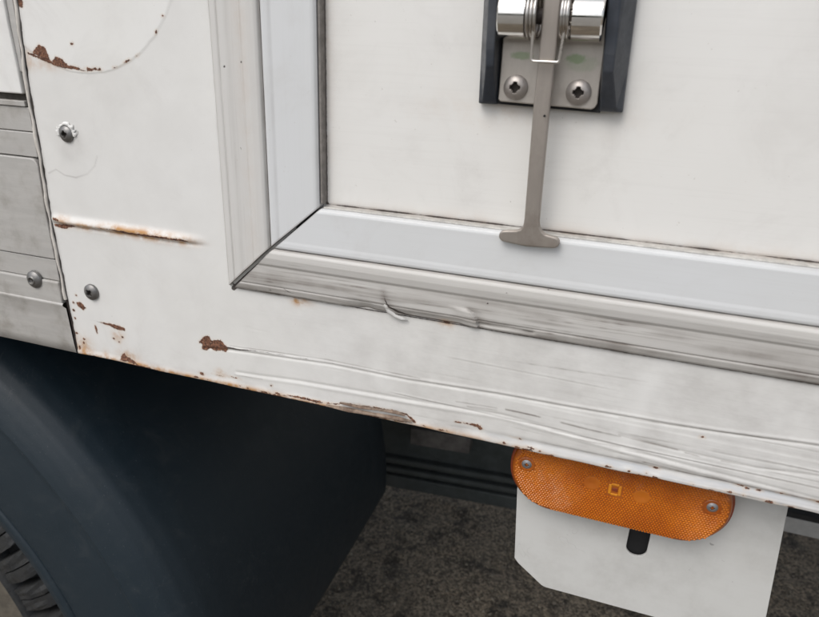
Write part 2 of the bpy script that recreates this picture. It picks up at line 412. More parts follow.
def side_panel():
    x0, x1, z0, z1 = -.416, .45, -.2553, .16
    nx, nz = 867, 720
    U, Zm = np.meshgrid(np.linspace(x0, x1, nx), np.linspace(z0, z1, nz), indexing='ij')
    Xm = U.copy()
    edge = seam_x(Zm); w = smooth(-.400, -.4159, U); Xm = U+(edge+.0012-x0)*w
    X, Z = Xm*1000, Zm*1000
    n1 = vnoise(X, Z, 60, 1); n2 = vnoise(X, Z, 14, 2); n3 = vnoise(X, Z, 4, 3)
    d = (n1-.5)*1.0+(n2-.5)*.12+(n3-.5)*.03                     # outward, mm
    # disc left by a cap: slightly proud round layer of paint
    rr = DISC[2]-np.hypot(X-DISC[0], Z-DISC[1])
    d += .34*smooth(-.35, .35, rr+(n3-.5)*.8)
    # hammered fold with rust
    fold = [(-0.4133, -0.1385), (-0.3914, -0.1391), (-0.3599, -0.1389), (-0.3296, -0.1391), (-0.3025, -0.1392), (-0.2762, -0.1386), (-0.2633, -0.1384)]
    s = stroke(X, Z, fold, 0)                                     # -distance
    amp = smooth(-425, -405, X)*smooth(-272, -306, X)
    d += 3.0*np.exp(-(s/3.2)**2)*amp
    low = [(x, z-.0035) for x, z in fold]
    d -= 1.5*np.exp(-(stroke(X, Z, low, 0)/1.5)**2)*amp
    # long creases pressed along the rail
    c1 = [(-0.2862, -0.2227), (-0.2655, -0.2209), (-0.2365, -0.2192), (-0.1816, -0.2163), (-0.1216, -0.2165), (-0.0601, -0.2140), (-0.0188, -0.2134), (0.0465, -0.2119), (0.0754, -0.2107), (0.1279, -0.2071), (.30, -.218), (.45, -.218)]
    d += .36*np.exp(-(stroke(X, Z, c1, 0)/1.1)**2)*smooth(-330, -290, X)
    d -= .55*np.exp(-(stroke(X, Z, [(x, z-.0019) for x, z in c1], 0)/1.0)**2)*smooth(-335, -300, X)
    c2 = [(-0.2598, -0.2431), (-0.2396, -0.2420), (-0.2082, -0.2394), (-0.0548, -0.2334), (0.0663, -0.2424), (0.1376, -0.2468), (.30, -.2445), (.45, -.2445)]
    d += .36*(.5+n1)*np.exp(-(stroke(X, Z, c2, 0)/1.25)**2)*smooth(-300, -260, X)
    d -= .42*np.exp(-(stroke(X, Z, [(x, z+.0026) for x, z in c2], 0)/1.2)**2)*smooth(-300, -260, X)
    c3 = [(0.0199, -0.2273), (0.0540, -0.2302), (0.1000, -0.2315), (0.1332, -0.2286), (.45, -.236)]
    d -= .35*np.exp(-(stroke(X, Z, c3, 0)/1.0)**2)
    d += .22*smooth(.8, -.8, Z+218.5+.004*X)*smooth(-280, -200, X)
    rl = np.random.RandomState(23); lines = 0*X
    for _ in range(8):
        xa = rl.uniform(-190, 120); L_ = rl.uniform(60, 260); za_ = rl.uniform(-243, -212) if rl.rand() < .8 else rl.uniform(-212, -185); sl = rl.uniform(-.022, .012)
        dz_ = Z-(za_+sl*(X-xa)+.25*np.sin(X*.02+xa)); e_ = smooth(0, 12, X-xa)*smooth(L_, L_-20, X-xa); k_ = rl.uniform(.5, 1.)
        d += k_*e_*(.20*np.exp(-((dz_-.55)/.45)**2)-.24*np.exp(-((dz_+.35)/.40)**2)); lines = np.maximum(lines, k_*e_*np.exp(-((dz_+.3)/.38)**2))
    # rolled lower hem: bulges and turns under
    hz = Z+255.3
    d += 1.5*np.exp(-((hz-3.4)/2.6)**2)*(.7+.6*smooth(-60, 60, X))-.8*np.exp(-((hz-8.5)/1.8)**2)*smooth(-120, 20, X)
    Yd = -d/1000
    under = smooth(2.2, 0, hz); Yd += .0035*under
    Zd = Zm+.0006*(vnoise(X, Z*0, 22, 9)-.5)*smooth(6, 0, hz)*2
    # skirt peels: torn strip near the middle of the hem
    # --- rust chips (signed mm)
    rust = mx(
        poly(X, Z, [(-0.4074, -0.0189), (-0.4006, -0.0128), (-0.3950, -0.0151), (-0.3923, -0.0233), (-0.3936, -0.0243)]),
        poly(X, Z, [(-0.3912, -0.0238), (-0.3877, -0.0203), (-0.3807, -0.0223), (-0.3776, -0.0256), (-0.3692, -0.0262), (-0.3656, -0.0284), (-0.3784, -0.0276)]),
        blob(X, Z, (-0.3601, -0.0273), 2.6, 1.0), blob(X, Z, (-0.3548, -0.0267), 1.6, .9), blob(X, Z, (-0.3505, -0.0270), 1.2, .8), blob(X, Z, (-0.3374, -0.0251), 1.3, .5, 15)-.3, blob(X, Z, (-0.3284, -0.0214), 2.6, .7, 28)-.25, blob(X, Z, (-0.3187, -0.0170), 1.3, .6, 40)-.3, blob(X, Z, (-0.3016, -0.0021), 1.2, .7, 60)-.2, blob(X, Z, (-0.2952, 0.0075), 1.0, .8)-.2, blob(X, Z, (-0.3712, -0.0117), 1.1, .9), blob(X, Z, (-0.4103, 0.0134), 2.2, 3.5),
        stroke(X, Z, [(-0.4120, -0.0188), (-0.4022, -0.0216), (-0.3828, -0.0268), (-0.3630, -0.0284), (-0.3497, -0.0274)], [.5, .9, .7, .3, .0]),
        # fold
        stroke(X, Z, [(-0.4131, -0.1376), (-0.4082, -0.1383)], 1.0), stroke(X, Z, [(-0.4136, -0.1434), (-0.4061, -0.1438), (-0.3957, -0.1417)], [.8, 1.6, .9]),
        stroke(X, Z, [(x, z+.0008) for x, z in ((-0.3710, -0.1407), (-0.3578, -0.1403), (-0.3485, -0.1415), (-0.3207, -0.1410), (-0.2982, -0.1406), (-0.2912, -0.1413))], [-.2, .4, 1.2, .8, .6, .0]),
        # foot of the post
        poly(X, Z, [(-0.4063, -0.2069), (-0.4021, -0.2055), (-0.3976, -0.2102), (-0.3999, -0.2126), (-0.4048, -0.2103)]), blob(X, Z, (-0.4093, -0.2076), 1.1, 1.1), blob(X, Z, (-0.4103, -0.2143), 1.1, 1.2), blob(X, Z, (-0.4102, -0.2213), 1., 1.), blob(X, Z, (-0.4056, -0.2006), .9, .9), blob(X, Z, (-0.4149, -0.2262), 1.3, 1.5), blob(X, Z, (-0.4111, -0.2349), 1.4, 1.), blob(X, Z, (-0.4049, -0.2390), 1., 1.), blob(X, Z, (-0.4057, -0.2427), .9, 1.), blob(X, Z, (-0.4107, -0.2478), 1., 1.6),
        stroke(X, Z, [(-0.3845, -0.2207), (-0.3759, -0.2212), (-0.3681, -0.2225), (-0.3625, -0.2227)], [.2, 1.3, 2.0, 1.4]), stroke(X, Z, [(-0.3908, -0.2252), (-0.3901, -0.2309)], .8), blob(X, Z, (-0.3736, -0.2332), 1.2, .9), blob(X, Z, (-0.3689, -0.2353), 1., .8), blob(X, Z, (-0.3648, -0.2302), .9, .8),
        poly(X, Z, [(-0.3694, -0.2479), (-0.3650, -0.2446), (-0.3627, -0.2470), (-0.3535, -0.2504), (-0.3525, -0.2522), (-0.3612, -0.2513), (-0.3689, -0.2514)]),
        poly(X, Z, [(-0.2911, -0.2210), (-0.2867, -0.2159), (-0.2826, -0.2142), (-0.2810, -0.2180), (-0.2721, -0.2160), (-0.2689, -0.2190), (-0.2658, -0.2207), (-0.2686, -0.2241), (-0.2718, -0.2236), (-0.2768, -0.2252), (-0.2825, -0.2238), (-0.2863, -0.2264), (-0.2890, -0.2256), (-0.2878, -0.2217)])+.5,
        blob(X, Z, (-0.2912, -0.2480), 2.2, 1.0, -10),
        # hem
        stroke(X, Z, [(-0.4144, -0.2546), (-0.3872, -0.2550), (-0.3518, -0.2534), (-0.3181, -0.2545), (-0.2814, -0.2547), (-0.2580, -0.2546)], [.6, .5, 1.2, .9, 1.3, .9]),
        stroke(X, Z, [(-0.2942, -0.2552), (-0.2682, -0.2550), (-0.2385, -0.2538), (-0.2120, -0.2540), (-0.1820, -0.2528), (-0.1531, -0.2528), (-0.1194, -0.2514)], [.8, .5, 1.1, 1.1, .4, .5, .3]),
        stroke(X, Z, [(-0.2232, -0.2513), (-0.2066, -0.2503), (-0.1875, -0.2506), (-0.1744, -0.2490)], [.3, .8, .4, .0]),
        stroke(X, Z, [(-0.1726, -0.2472), (-0.1543, -0.2460), (-0.1329, -0.2450), (-0.1224, -0.2454), (-0.1153, -0.2502)], [-.1, .35, .1, .6, .6]),
        stroke(X, Z, [(-0.0868, -0.2433), (-0.0783, -0.2430), (-0.0697, -0.2431), (-0.0687, -0.2446)], [.1, .5, 1.2, 1.3]),
        stroke(X, Z, [(-0.0567, -0.2539), (-0.0530, -0.2538)], .6), stroke(X, Z, [(-0.0383, -0.2529), (-0.0330, -0.2520)], [.8, .7]), stroke(X, Z, [(-0.0273, -0.2542), (-0.0186, -0.2528)], [.3, .8]),
        stroke(X, Z, [(0.0263, -0.2542), (0.0301, -0.2541)], .6), stroke(X, Z, [(0.0403, -0.2538), (0.0464, -0.2531), (0.0525, -0.2546)], [.8, 1.0, .2]), blob(X, Z, (0.0986, -0.2472), 1.0, .6), stroke(X, Z, [(0.1263, -0.2565), (0.1357, -0.2546)], .5), blob(X, Z, (0.0672, -0.2178), 1.0, .7),
        blob(X, Z, (-0.0972, -0.1701), 2.2, 1.2, -12))
    rust = mx(rust, (2.0*vnoise(X, Z*0, 9, 77)+1.0*vnoise(X, Z*0, 3, 78)+.3-hz)*smooth(-100, -125, X)-3*smooth(-120, -95, X))
    rh = np.random.RandomState(12)
    for _ in range(46):
        bx_ = rh.uniform(-300, 150); rust = mx(rust, blob(X, Z, (bx_/1000, (-255.3+rh.choice([3.2, 4.2, 9.0])+rh.uniform(-.7, .7))/1000), rh.uniform(.8, 3.2), rh.uniform(.4, .8), -2)-.15)
    crack_and_shade = mx(
        stroke(X, Z, [(-0.3641, -0.0930), (-0.3691, -0.0976), (-0.3802, -0.1036), (-0.3916, -0.1036), (-0.4018, -0.0999), (-0.4098, -0.1030)], [-.45, -.2, -.05, -.15, -.3, -.5]),
        stroke(X, Z, [(-0.4030, -0.2193), (-0.3845, -0.2207)], [-.35, .25]), stroke(X, Z, [(-0.2658, -0.2207), (-0.2555, -0.2205), (-0.2453, -0.2190)], [.8, .55, .3]),
        stroke(X, Z, [(-0.2453, -0.2190), (-0.2170, -0.2176), (-0.1898, -0.2169), (-0.1208, -0.2146), (-0.1216, -0.2175)], [.2, .1, .05, -.1, -.3]),
        stroke(X, Z, [(-0.4021, -0.2196), (-0.3853, -0.2206)], -.12),
        stroke(X, Z, [(-0.3774, -0.0680), (-0.3787, -0.0732), (-0.3785, -0.0772)], [.0, .3, .3]), stroke(X, Z, [(-0.3941, -0.0676), (-0.3963, -0.0729), (-0.3987, -0.0751)], [.1, .1, .1]),
        stroke(X, Z, [(x+.0014, z) for x, z in SEAM], .15)+.9*(vnoise(X, Z, 5, 96)-.45))
    S1m = (-388.1, -72.6)
    # dark joint lines beside the trims; the shade in the mitre gap is painted on
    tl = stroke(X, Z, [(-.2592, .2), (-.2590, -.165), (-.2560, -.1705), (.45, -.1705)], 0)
    crack_and_shade = mx(crack_and_shade, tl+.35, stroke(X, Z, [(-.2575, -.1715), (-.184, -.103)], 1.6))
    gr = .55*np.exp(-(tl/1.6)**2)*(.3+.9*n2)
    for c in ((-0.3881, -0.0726), (-0.3884, -0.1949)): gr += .5*np.exp(-((np.hypot(X-c[0]*1000, Z-c[1]*1000)-5.2)/1.2)**2)
    gr += .75*np.exp(-(stroke(X, Z, SEAM, 0)/2.2)**2)*(.4+.6*n2)
    gr += .35*smooth(4, 0, np.abs(hz-6))*n2
    gr += .5*np.exp(-(stroke(X, Z, [(0.0226, -0.2448), (0.0663, -0.2424), (0.1376, -0.2468)], 0)/1.6)**2)*n2
    gr += .035*smooth(.5, -1.5, rr)*smooth(-260, -300, X)+.10*np.exp(-((X+388)/14)**2-((Z+78)/18)**2)
    for P_, k_, w_ in (([(0.0200, -0.2278), (0.0290, -0.2287), (0.0554, -0.2300)], .75, .75), ([(0.0596, -0.2309), (0.0677, -0.2315)], .7, .5), ([(0.0810, -0.2316), (0.0999, -0.2312), (0.1154, -0.2295)], .35, .5), ([(-0.0869, -0.2274), (-0.0591, -0.2262)], .5, .45), ([(-0.0533, -0.2262), (-0.0330, -0.2262)], .6, .5),
        ([(0.0374, -0.2437), (0.0668, -0.2450), (0.0865, -0.2451)], .6, .5), ([(-0.0528, -0.2258), (-0.0429, -0.2258), (-0.0304, -0.2264)], .7, .6), ([(-0.0164, -0.2272), (0.0008, -0.2282), (0.0207, -0.2287)], .7, .7), ([(-0.0792, -0.2294), (-0.0590, -0.2279)], .5, .4), ([(-0.0259, -0.2357), (0.0020, -0.2371), (0.0219, -0.2365)], .4, .4), ([(0.0181, -0.2156), (0.0743, -0.2119), (0.1284, -0.2089)], .45, .5), ([(0.0852, -0.2455), (0.1138, -0.2456), (0.1374, -0.2459)], .4, .5), ([(-0.2640, -0.2188), (-0.1833, -0.2146), (-0.1135, -0.2151)], .55, .5), ([(-0.2619, -0.2431), (-0.2376, -0.2420)], .4, .4)):
        gr += 1.35*k_*np.exp(-(stroke(X, Z, P_, 0)/(w_*.85))**2)*(.30+.8*n2)
    gr += .34*np.exp(-(stroke(X, Z, [(-0.4116, -0.1031), (-0.4040, -0.0996), (-0.3964, -0.1032), (-0.3860, -0.1039), (-0.3749, -0.1002), (-0.3671, -0.0936), (-0.3636, -0.0863)], 0)/.55)**2)*(.5+.6*n2)
    gr += .10*smooth(9, 0, np.abs(np.hypot(X-S1m[0], Z-S1m[1]+6)-9))*n2
    rs = np.random.RandomState(41)
    for _ in range(30):
        zz = rs.uniform(-249, -178) if rs.rand() < .75 else rs.uniform(-249, -228); xx = rs.uniform(-300, 230); L_ = rs.uniform(8, 90)*(1 if xx > -120 else .5); tl_ = rs.uniform(-.03, .03)
        if xx < -100 and rs.rand() < .5: continue
        k_ = rs.uniform(.15, .6)*smooth(-300, 60, np.array(xx)); w_ = rs.uniform(.28, .5)
        dd = stroke(X, Z, [((xx-L_/2)/1000, (zz+tl_*L_/2)/1000), (xx/1000, (zz+rs.uniform(-.3, .3))/1000), ((xx+L_/2)/1000, (zz-tl_*L_/2)/1000)], 0)
        g_ = np.exp(-(dd/w_)**2)*np.clip(1-np.abs(X-xx)/(L_*.6), 0, 1)
        gr += float(k_)*g_*(.3+n3); Yd += .00012*g_
    film = (.10+.16*vnoise(X, Z*1.5, 30, 91)+.14*vnoise(X, Z*2, 8, 92)+.10*vnoise(X, Z*3, 2.5, 93))*smooth(-170, -176, Z)*smooth(-330, -60, X)
    film *= 1-.85*np.exp(-((X-28-.12*(Z+215))/7)**2)*smooth(-180, -184, Z)-.5*np.exp(-((X+12)/9)**2)*smooth(-205, -215, Z)
    gr += np.clip(film, 0, 1)*.62+.32*lines*(.2+vnoise(X, Z, 26, 97))
    gr += .070*smooth(.3, -.3, rr+(n3-.5)*.5)
    gr += .6*np.exp(-((hz-9.6-.6*n1)/.45)**2)*smooth(-70, 0, X)*(.3+.9*n2)+.45*np.exp(-((hz-4.0)/.5)**2)*smooth(-70, 0, X)*n2*1.4
    st = .0*X
    for c, rx, rz, k in (((-0.4039, -0.1392), 7, 5, .5), ((-0.3845, -0.1411), 9, 3, .9), ((-0.3577, -0.1399), 12, 3.4, 1.1), ((-0.3297, -0.1402), 18, 4, 1.0), ((-0.3004, -0.1403), 14, 3.5, .9), ((-0.4062, -0.2479), 9, 10, .75), ((-0.4171, -0.2449), 4, 12, .5), ((-0.3692, -0.2291), 6, 6, .55), ((-0.3616, -0.2464), 9, 5, .8), ((-0.3541, -0.2539), 14, 3, .8), ((-0.2745, -0.2436), 4.5, 3, .7), ((-0.3843, -0.2508), 4, 6, .5), ((-0.2054, -0.1722), 4.5, 4, 1.1), ((-0.0972, -0.1704), 5, 3.5, .7), ((-0.4119, -0.0233), 5, 7, .35), ((-0.3963, -0.0261), 14, 4, .4), ((-0.2020, -0.1726), 8, 3, .4), ((-0.3348, -0.2540), 12, 3, .8), ((-0.3017, -0.2551), 22, 2.6, .8), ((-0.2636, -0.2538), 14, 2.6, .8)):
        st += (1.5 if c[1] > -.17 and c[0] < -.30 and c[1] < -.12 else 1.)*k*np.exp(-((X-c[0]*1000)/rx)**2-((Z-c[1]*1000)/rz)**2)
    st += .9*np.exp(-((hz-2.5)/2.4)**2)*smooth(60, -150, X)
    sc = (.06+.14*n1)*smooth(-120, 60, X)*smooth(-172, -190, Z)*(1-.75*np.exp(-((X-29-.1*(Z+200))/8)**2))+.06*smooth(-300, -200, X)*smooth(-172, -180, Z)+.45*smooth(-232, -243, Z)*smooth(-60, 40, X)*smooth(.8, 2.5, hz)*smooth(10, 4, hz)
    bare = .9*np.exp(-(stroke(X, Z, [(-0.0628, -0.2479), (-0.0407, -0.2473), (-0.0104, -0.2475), (0.0604, -0.2496), (0.0844, -0.2485), (0.1142, -0.2473), (0.1382, -0.2493)], 0)/2.0)**2)*(.2+.8*n2)
    bare += .75*smooth(3.2, 4.4, hz)*smooth(9.4, 8.0, hz)*smooth(-60, 30, X)*smooth(.35, .62, vnoise(X*.3, Z*2.5, 9, 95))
    # open the door hole under the trims
    cx_ = (U[:-1, :-1]+U[1:, 1:])/2; cz_ = (Zm[:-1, :-1]+Zm[1:, 1:])/2
    keep = ~((cx_ > -.205) & (cz_ > -.124))
    o = grid('side_panel', Xm, Yd, Zd, WHITE, truck, dict(rust=np.clip(rust, -6, 6), crack_and_shade=np.clip(crack_and_shade, -6, 6), grime=np.clip(gr, 0, 1), stain=np.clip(st, 0, 1), scuff=np.clip(sc, 0, 1), bare=np.clip(bare, 0, 1)), keep, flip=True)
    tag(o, 'white painted side panel with rust chips, creases and a hammered fold')
side_panel()
# return flange behind the hem and a lower rail
box('hem_flange', -.412, .45, .0045, .030, -.2540, -.2520, UNDER, truck)

# ---- peeled paint along the hem
def flake(pts, lift, name='paint_flake'):
    n = len(pts); v = []; f = []
    for i, ((x, z), w) in enumerate(pts):
        k = random.uniform(-.0006, .0006)
        v += [(x, -.0022-lift*.3, z+w/2), (x+k, -.0030-lift, z), (x-k, -.0036-lift*1.2, z-w/2)]
    for i in range(n-1):
        for j in range(2): f.append((3*i+j, 3*i+j+1, 3*i+3+j+1, 3*i+3+j))
    o = mesh(name, v, f, FLK, truck, smooth=True); m = o.modifiers.new('thickness', 'SOLIDIFY'); m.thickness = .0005
    return o
FLK = plain('peeled_primer', (.36, .27, .205), .8, .65, 260, .0006, dust=(.10, .055, .035), dustk=.8)
flake([((-0.1838, -0.2505), .0006), ((-0.1652, -0.2504), .0030), ((-0.1470, -0.2496), .0016), ((-0.1293, -0.2487), .0026), ((-0.1171, -0.2487), .0008)], .0002)
flake([((-0.1726, -0.2460), .0006), ((-0.1579, -0.2461), .0018), ((-0.1435, -0.2449), .0010), ((-0.1294, -0.2440), .0020), ((-0.1224, -0.2450), .0006)], .0001)

# ---- door panel
def door_panel():
    Xm, Zm = sheet_axes(-.190, .45, -.110, .16, .0016)
    X, Z = Xm*1000, Zm*1000
    n1 = vnoise(X, Z, 90, 21); n2 = vnoise(X, Z, 12, 22); n3 = vnoise(X, Z, 30, 23)
    Yd = .0030-(n1-.5)*.0012-(n2-.5)*.00006
    crack_and_shade = mx(stroke(X, Z, [(-.1835, .16), (-.1835, -.1020)], .6), stroke(X, Z, [(-.1835, -.1020), (.45, -.1020)], .10)+.9*(n2-.35), blob(X, Z, (-0.1520, 0.0079), .7, .8)-.15, stroke(X, Z, [(-0.1674, -0.0814), (-0.1792, -0.0933)], [-.3, -.25]), stroke(X, Z, [(-0.1583, -0.0728), (-0.1525, -0.0722)], -.2),
        stroke(X, Z, [(-0.0313, -0.0555), (-0.0302, -0.0556)], -.1), blob(X, Z, (-0.0640, -0.0875), .7, .7)-.15, stroke(X, Z, [(-0.0182, -0.0591), (-0.0156, -0.0592)], -.25), stroke(X, Z, [(-0.0289, -0.0846), (-0.0221, -0.0843), (-0.0159, -0.0804)], -.42), blob(X, Z, (-0.0764, -0.0884), .6, .5))
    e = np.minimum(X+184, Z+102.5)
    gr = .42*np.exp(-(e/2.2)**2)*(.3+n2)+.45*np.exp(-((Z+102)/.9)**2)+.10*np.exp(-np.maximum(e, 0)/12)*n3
    gr += .22*np.exp(-((X+48)/46)**2-((Z+34)/5)**2)*n3*1.4
    gr += .09*n3*smooth(.4, .8, n1)
    st = .16*np.exp(-((X+60)/50)**2-((Z+36)/10)**2)*n2*1.5+.20*np.exp(-(e/5)**2)*n3
    z0 = 0*X
    o = grid('door_panel', Xm, Yd, Zm, DOORW, truck, dict(rust=z0-6, crack_and_shade=np.clip(crack_and_shade, -6, 6), grime=np.clip(gr, 0, 1), stain=np.clip(st, 0, 1), scuff=z0+.05, bare=z0), flip=True)
    tag(o, 'clean cream-white door skin')
door_panel()

# ---- door frame trims
def trim(name, mat, s0, s1, prof, horizontal, seed, label):
    """s = distance from the frame's outer edge (m); prof(s mm) -> height mm. Mitre at 45 degrees."""
    prof_s = np.array(sorted(set(list(np.linspace(s0, s1, 70))+[s0+.0003, s1-.0003])))
    L = .00085 if horizontal else .0018
    if horizontal:
        N = int(.70/L); t = np.linspace(0, 1, N)
        T, S = np.meshgrid(t, prof_s, indexing='ij'); xs = -.2563+S*1.02+.0010
        Xm = xs+T*(.45-xs); Zm = -.1703+S*(.0663/.069)
        if horizontal: Zm = np.interp(S, [0, .0350, .069], [-.1700, -.1350, -.1040])
    else:
        N = int(.33/L); t = np.linspace(0, 1, N)
        T, S = np.meshgrid(t, prof_s, indexing='ij'); Xm = np.interp(S, [0, .0350, .069], [-.2600, -.2221, -.1858])
        zs = np.interp(S, [0, .0350, .069], [-.1700, -.1350, -.1040])+.0009
        Zm = zs+T*(.16-zs)
    X, Z = Xm*1000, Zm*1000; s = S*1000
    along = X if horizontal else Z; 
    h = prof(s)
    # ends drop to the panel: skirts
    h = h+(vnoise(along, s*0, 70, seed)-.5)*.30
    n2 = .5*vnoise(along, s*14+along*.1, 37, seed+1)+.5*vnoise(along, s*9-along*.13, 16, seed+3); n3 = vnoise(along, s*3, 5, seed+2)
    crack_and_shade = 0*X-6; rust = 0*X-6; gr = 0*X; sc = 0*X; st = 0*X
    outer = s0 < .01
    if outer:
        sc = .55*smooth(13, 17, s*0+np.abs(s-33.5))*1.0+.15
        sc = np.where(s < 22, .95, .40)*(.5+.8*vnoise(along, s*2, 60, seed+5))
        sc *= .85 if horizontal else .28
        if horizontal:
            rq = np.random.RandomState(8)
            for _ in range(34):
                sx_ = rq.uniform(-230, 160); ss_ = rq.uniform(-168.5, -144); ll_ = rq.uniform(4, 45); kk_ = rq.uniform(.25, .75)
                gr += kk_*np.exp(-((Z-ss_-.01*(X-sx_))/rq.uniform(.25, .6))**2)*smooth(1, .2, np.abs(X-sx_)/ll_)*(.3+.9*n3)
        for a, w, k in ((6.5, .7, .36), (22.5, .7, .26), (13.5, 1.8, .20)):
            gr += k*np.exp(-((s-a)/w)**2)*(.25+.9*n2)
        gr += .7*np.exp(-(s/1.2)**2)*(.4+.6*n2)+.55*np.exp(-((s-34.5)/.7)**2)
        if horizontal:
            X_, Z_ = X, Z
            # two dents on the lower lip
            cut = stroke(X_, Z_, [(-0.1398, -0.1532), (-0.1388, -0.1591), (-0.1364, -0.1640), (-0.1303, -0.1674), (-0.1234, -0.1688)], [.0, .3, .6, .9, .3])
            low = stroke(X_, Z_, [(-0.1234, -0.1688), (-0.1064, -0.1694), (-0.0899, -0.1688), (-0.0784, -0.1697)], [.2, .45, .2, .3])
            cut2 = stroke(X_, Z_, [(-0.0818, -0.1567), (-0.0789, -0.1587), (-0.0755, -0.1633), (-0.0747, -0.1674), (-0.0768, -0.1701)], [-.4, -.2, .05, .15, .3])
            cut3 = stroke(X_, Z_, [(-0.0756, -0.1650), (-0.0614, -0.1642), (-0.0488, -0.1653), (-0.0411, -0.1658)], [-.1, -.1, .0, .3])
            crack_and_shade = mx(crack_and_shade, cut, low, cut2, cut3, stroke(X_, Z_, [(-0.2346, -0.1674), (-0.2242, -0.1665)], [-.1, .2]), stroke(X_, Z_, [(-0.2148, -0.1631), (-0.2108, -0.1652), (-0.2068, -0.1661)], [.0, .3, .1]), blob(X_, Z_, (-0.0589, -0.1410), .6, .5)-.1, blob(X_, Z_, (-0.0347, -0.1358), .5, .4)-.1, blob(X_, Z_, (-0.0704, -0.1506), .6, .5),
                stroke(X_, Z_, [(-0.0927, -0.1636), (-0.0910, -0.1637)], .1), stroke(X_, Z_, [(0.0285, -0.1557), (0.0365, -0.1554)], -.25), stroke(X_, Z_, [(0.0378, -0.1627), (0.0554, -0.1633), (0.0674, -0.1642)], [-.4, -.05, -.4]))
            rust = mx(rust, blob(X_, Z_, (-0.0972, -0.1699), 2.0, 1.1, -10))
            dn = smooth(-176, -172, X_)*smooth(-106, -128, X_)
            h -= 1.9*smooth(9, 2, s)*np.exp(-((X_+157)/9)**2)
            h -= 1.6*smooth(7, 2, s)*smooth(-160, -150, X_)*smooth(-70, -90, X_)
            h += 1.5*np.exp(-(stroke(X_, Z_, [(-0.1376, -0.1659), (-0.1319, -0.1703), (-0.1246, -0.1719)], 0)/1.6)**2)
            cv = [(-0.0755, -0.1696), (-0.0756, -0.1672), (-0.0763, -0.1634), (-0.0795, -0.1590), (-0.0843, -0.1558)]
            xc = np.interp(Z_/1000, [p[1] for p in cv], [p[0] for p in cv])*1000; q = X_-xc
            h += (1.7*smooth(.5, -.5, q)*smooth(-15, -1.5, q)-.5*smooth(-.5, .5, q)*smooth(9, 1, q))*smooth(cv[0][1]*1000-1.5, cv[0][1]*1000+.5, Z_)*smooth(cv[-1][1]*1000+.5, cv[-1][1]*1000-3, Z_)
            h -= 1.0*np.exp(-(stroke(X_, Z_, [(-0.0747, -0.1663), (-0.0581, -0.1655), (-0.0411, -0.1661)], 0)/1.8)**2)
            gr += .35*np.exp(-(mx(cut, cut2)/2.5)**2)+.55*np.exp(-(stroke(X_, Z_, [(-0.0739, -0.1655), (-0.0581, -0.1653), (-0.0426, -0.1659)], 0)/1.5)**2)*(.3+.9*n3)
            for a_, b_, c_, d_ in ((5, 20, 9, .34), (9, 55, 14, .30), (12, 90, 20, .22), (15, 30, 40, .16)): gr += d_*smooth(.42, .8, vnoise(X_*.14, Z_*2.6, a_, seed+a_))*smooth(24, 18, s)
            st += .8*np.exp(-((X_-(-0.0972, -0.1699)[0]*1000)/5)**2-((Z_-(-0.0972, -0.1699)[1]*1000)/2.4)**2)
        else:
            crack_and_shade = mx(crack_and_shade, blob(X, Z, (-0.2493, -0.0204), .9, .8), stroke(X, Z, [(-0.2471, -0.0657), (-0.2449, -0.0675)], .1), stroke(X, Z, [(-0.2414, -0.0686), (-0.2401, -0.0718)], .1), blob(X, Z, (-0.2367, -0.0171), .7, .7), stroke(X, Z, [(-0.2442, -0.0580), (-0.2435, -0.0596)], -.1), stroke(X, Z, [(-0.2573, -0.1590), (-0.2541, -0.1597), (-0.2482, -0.1592)], [-.1, -.2, .0]), stroke(X, Z, [(-0.2593, -0.0261), (-0.2596, -0.0340)], -.1))
            st += .22*np.exp(-((s-22)/6)**2)*vnoise(along, s, 80, seed+8)
    else:
        gr += .5*np.exp(-((s-35.2)/.5)**2)+(.05 if horizontal else .16)*np.exp(-((s-41)/1.1)**2)+.05*smooth(41, 39, s)*n2+.30*np.exp(-((s-68.6)/1.0)**2)*(.3+n2)
        sc = 0*X+.06
        if horizontal: crack_and_shade = mx(crack_and_shade, stroke(X, Z, [(-0.1877, -0.1047), (-0.1692, -0.1046)], -.1))
        else: crack_and_shade = mx(crack_and_shade, stroke(X, Z, [(-0.2127, -0.0679), (-0.2071, -0.0658)], -.45))
    # dark joint at the mitre
    e = (Xm-(-.2563+S*1.02))*1000 if horizontal else (Zm-np.interp(S, [0, .0350, .069], [-.1700, -.1350, -.1040]))*1000
    gr += .75*np.exp(-((e-.5)/.9)**2)
    h = h*smooth(0., .6, e-.2)*.0+h
    Yd = -h/1000
    # close the sheet down to the panel at both long edges and the mitred end
    Xa = np.concatenate([Xm[:, :1], Xm, Xm[:, -1:]], 1); Za = np.concatenate([Zm[:, :1], Zm, Zm[:, -1:]], 1); Ya = np.concatenate([Yd[:, :1]*0+.001, Yd, Yd[:, -1:]*0+.003], 1)
    Xa = np.concatenate([Xa[:1], Xa], 0); Za = np.concatenate([Za[:1], Za], 0); Ya = np.concatenate([Ya[:1]*0+.001, Ya], 0)
    def pad(a):
        a = np.concatenate([a[:, :1], a, a[:, -1:]], 1); return np.concatenate([a[:1], a], 0)
    o = grid(name, Xa, Ya, Za, mat, truck, dict(rust=pad(rust), crack_and_shade=pad(np.clip(crack_and_shade, -6, 6)), grime=pad(np.clip(gr, 0, 1)), stain=pad(np.clip(st, 0, 1)), scuff=pad(np.clip(sc, 0, 1)), bare=pad(0*X)), flip=True)
    o.data.set_sharp_from_angle(angle=math.radians(42))
    tag(o, label)
def prof_outer(s):
    return np.interp(s, [0, .5, 2, 5.6, 6.4, 7.4, 13, 21.5, 23.5, 28, 32, 33.6, 34.4], [.8, 2.2, 3.3, 4.2, 3.7, 4.5, 5.0, 5.2, 6.4, 7.4, 7.3, 6.4, 4.6])
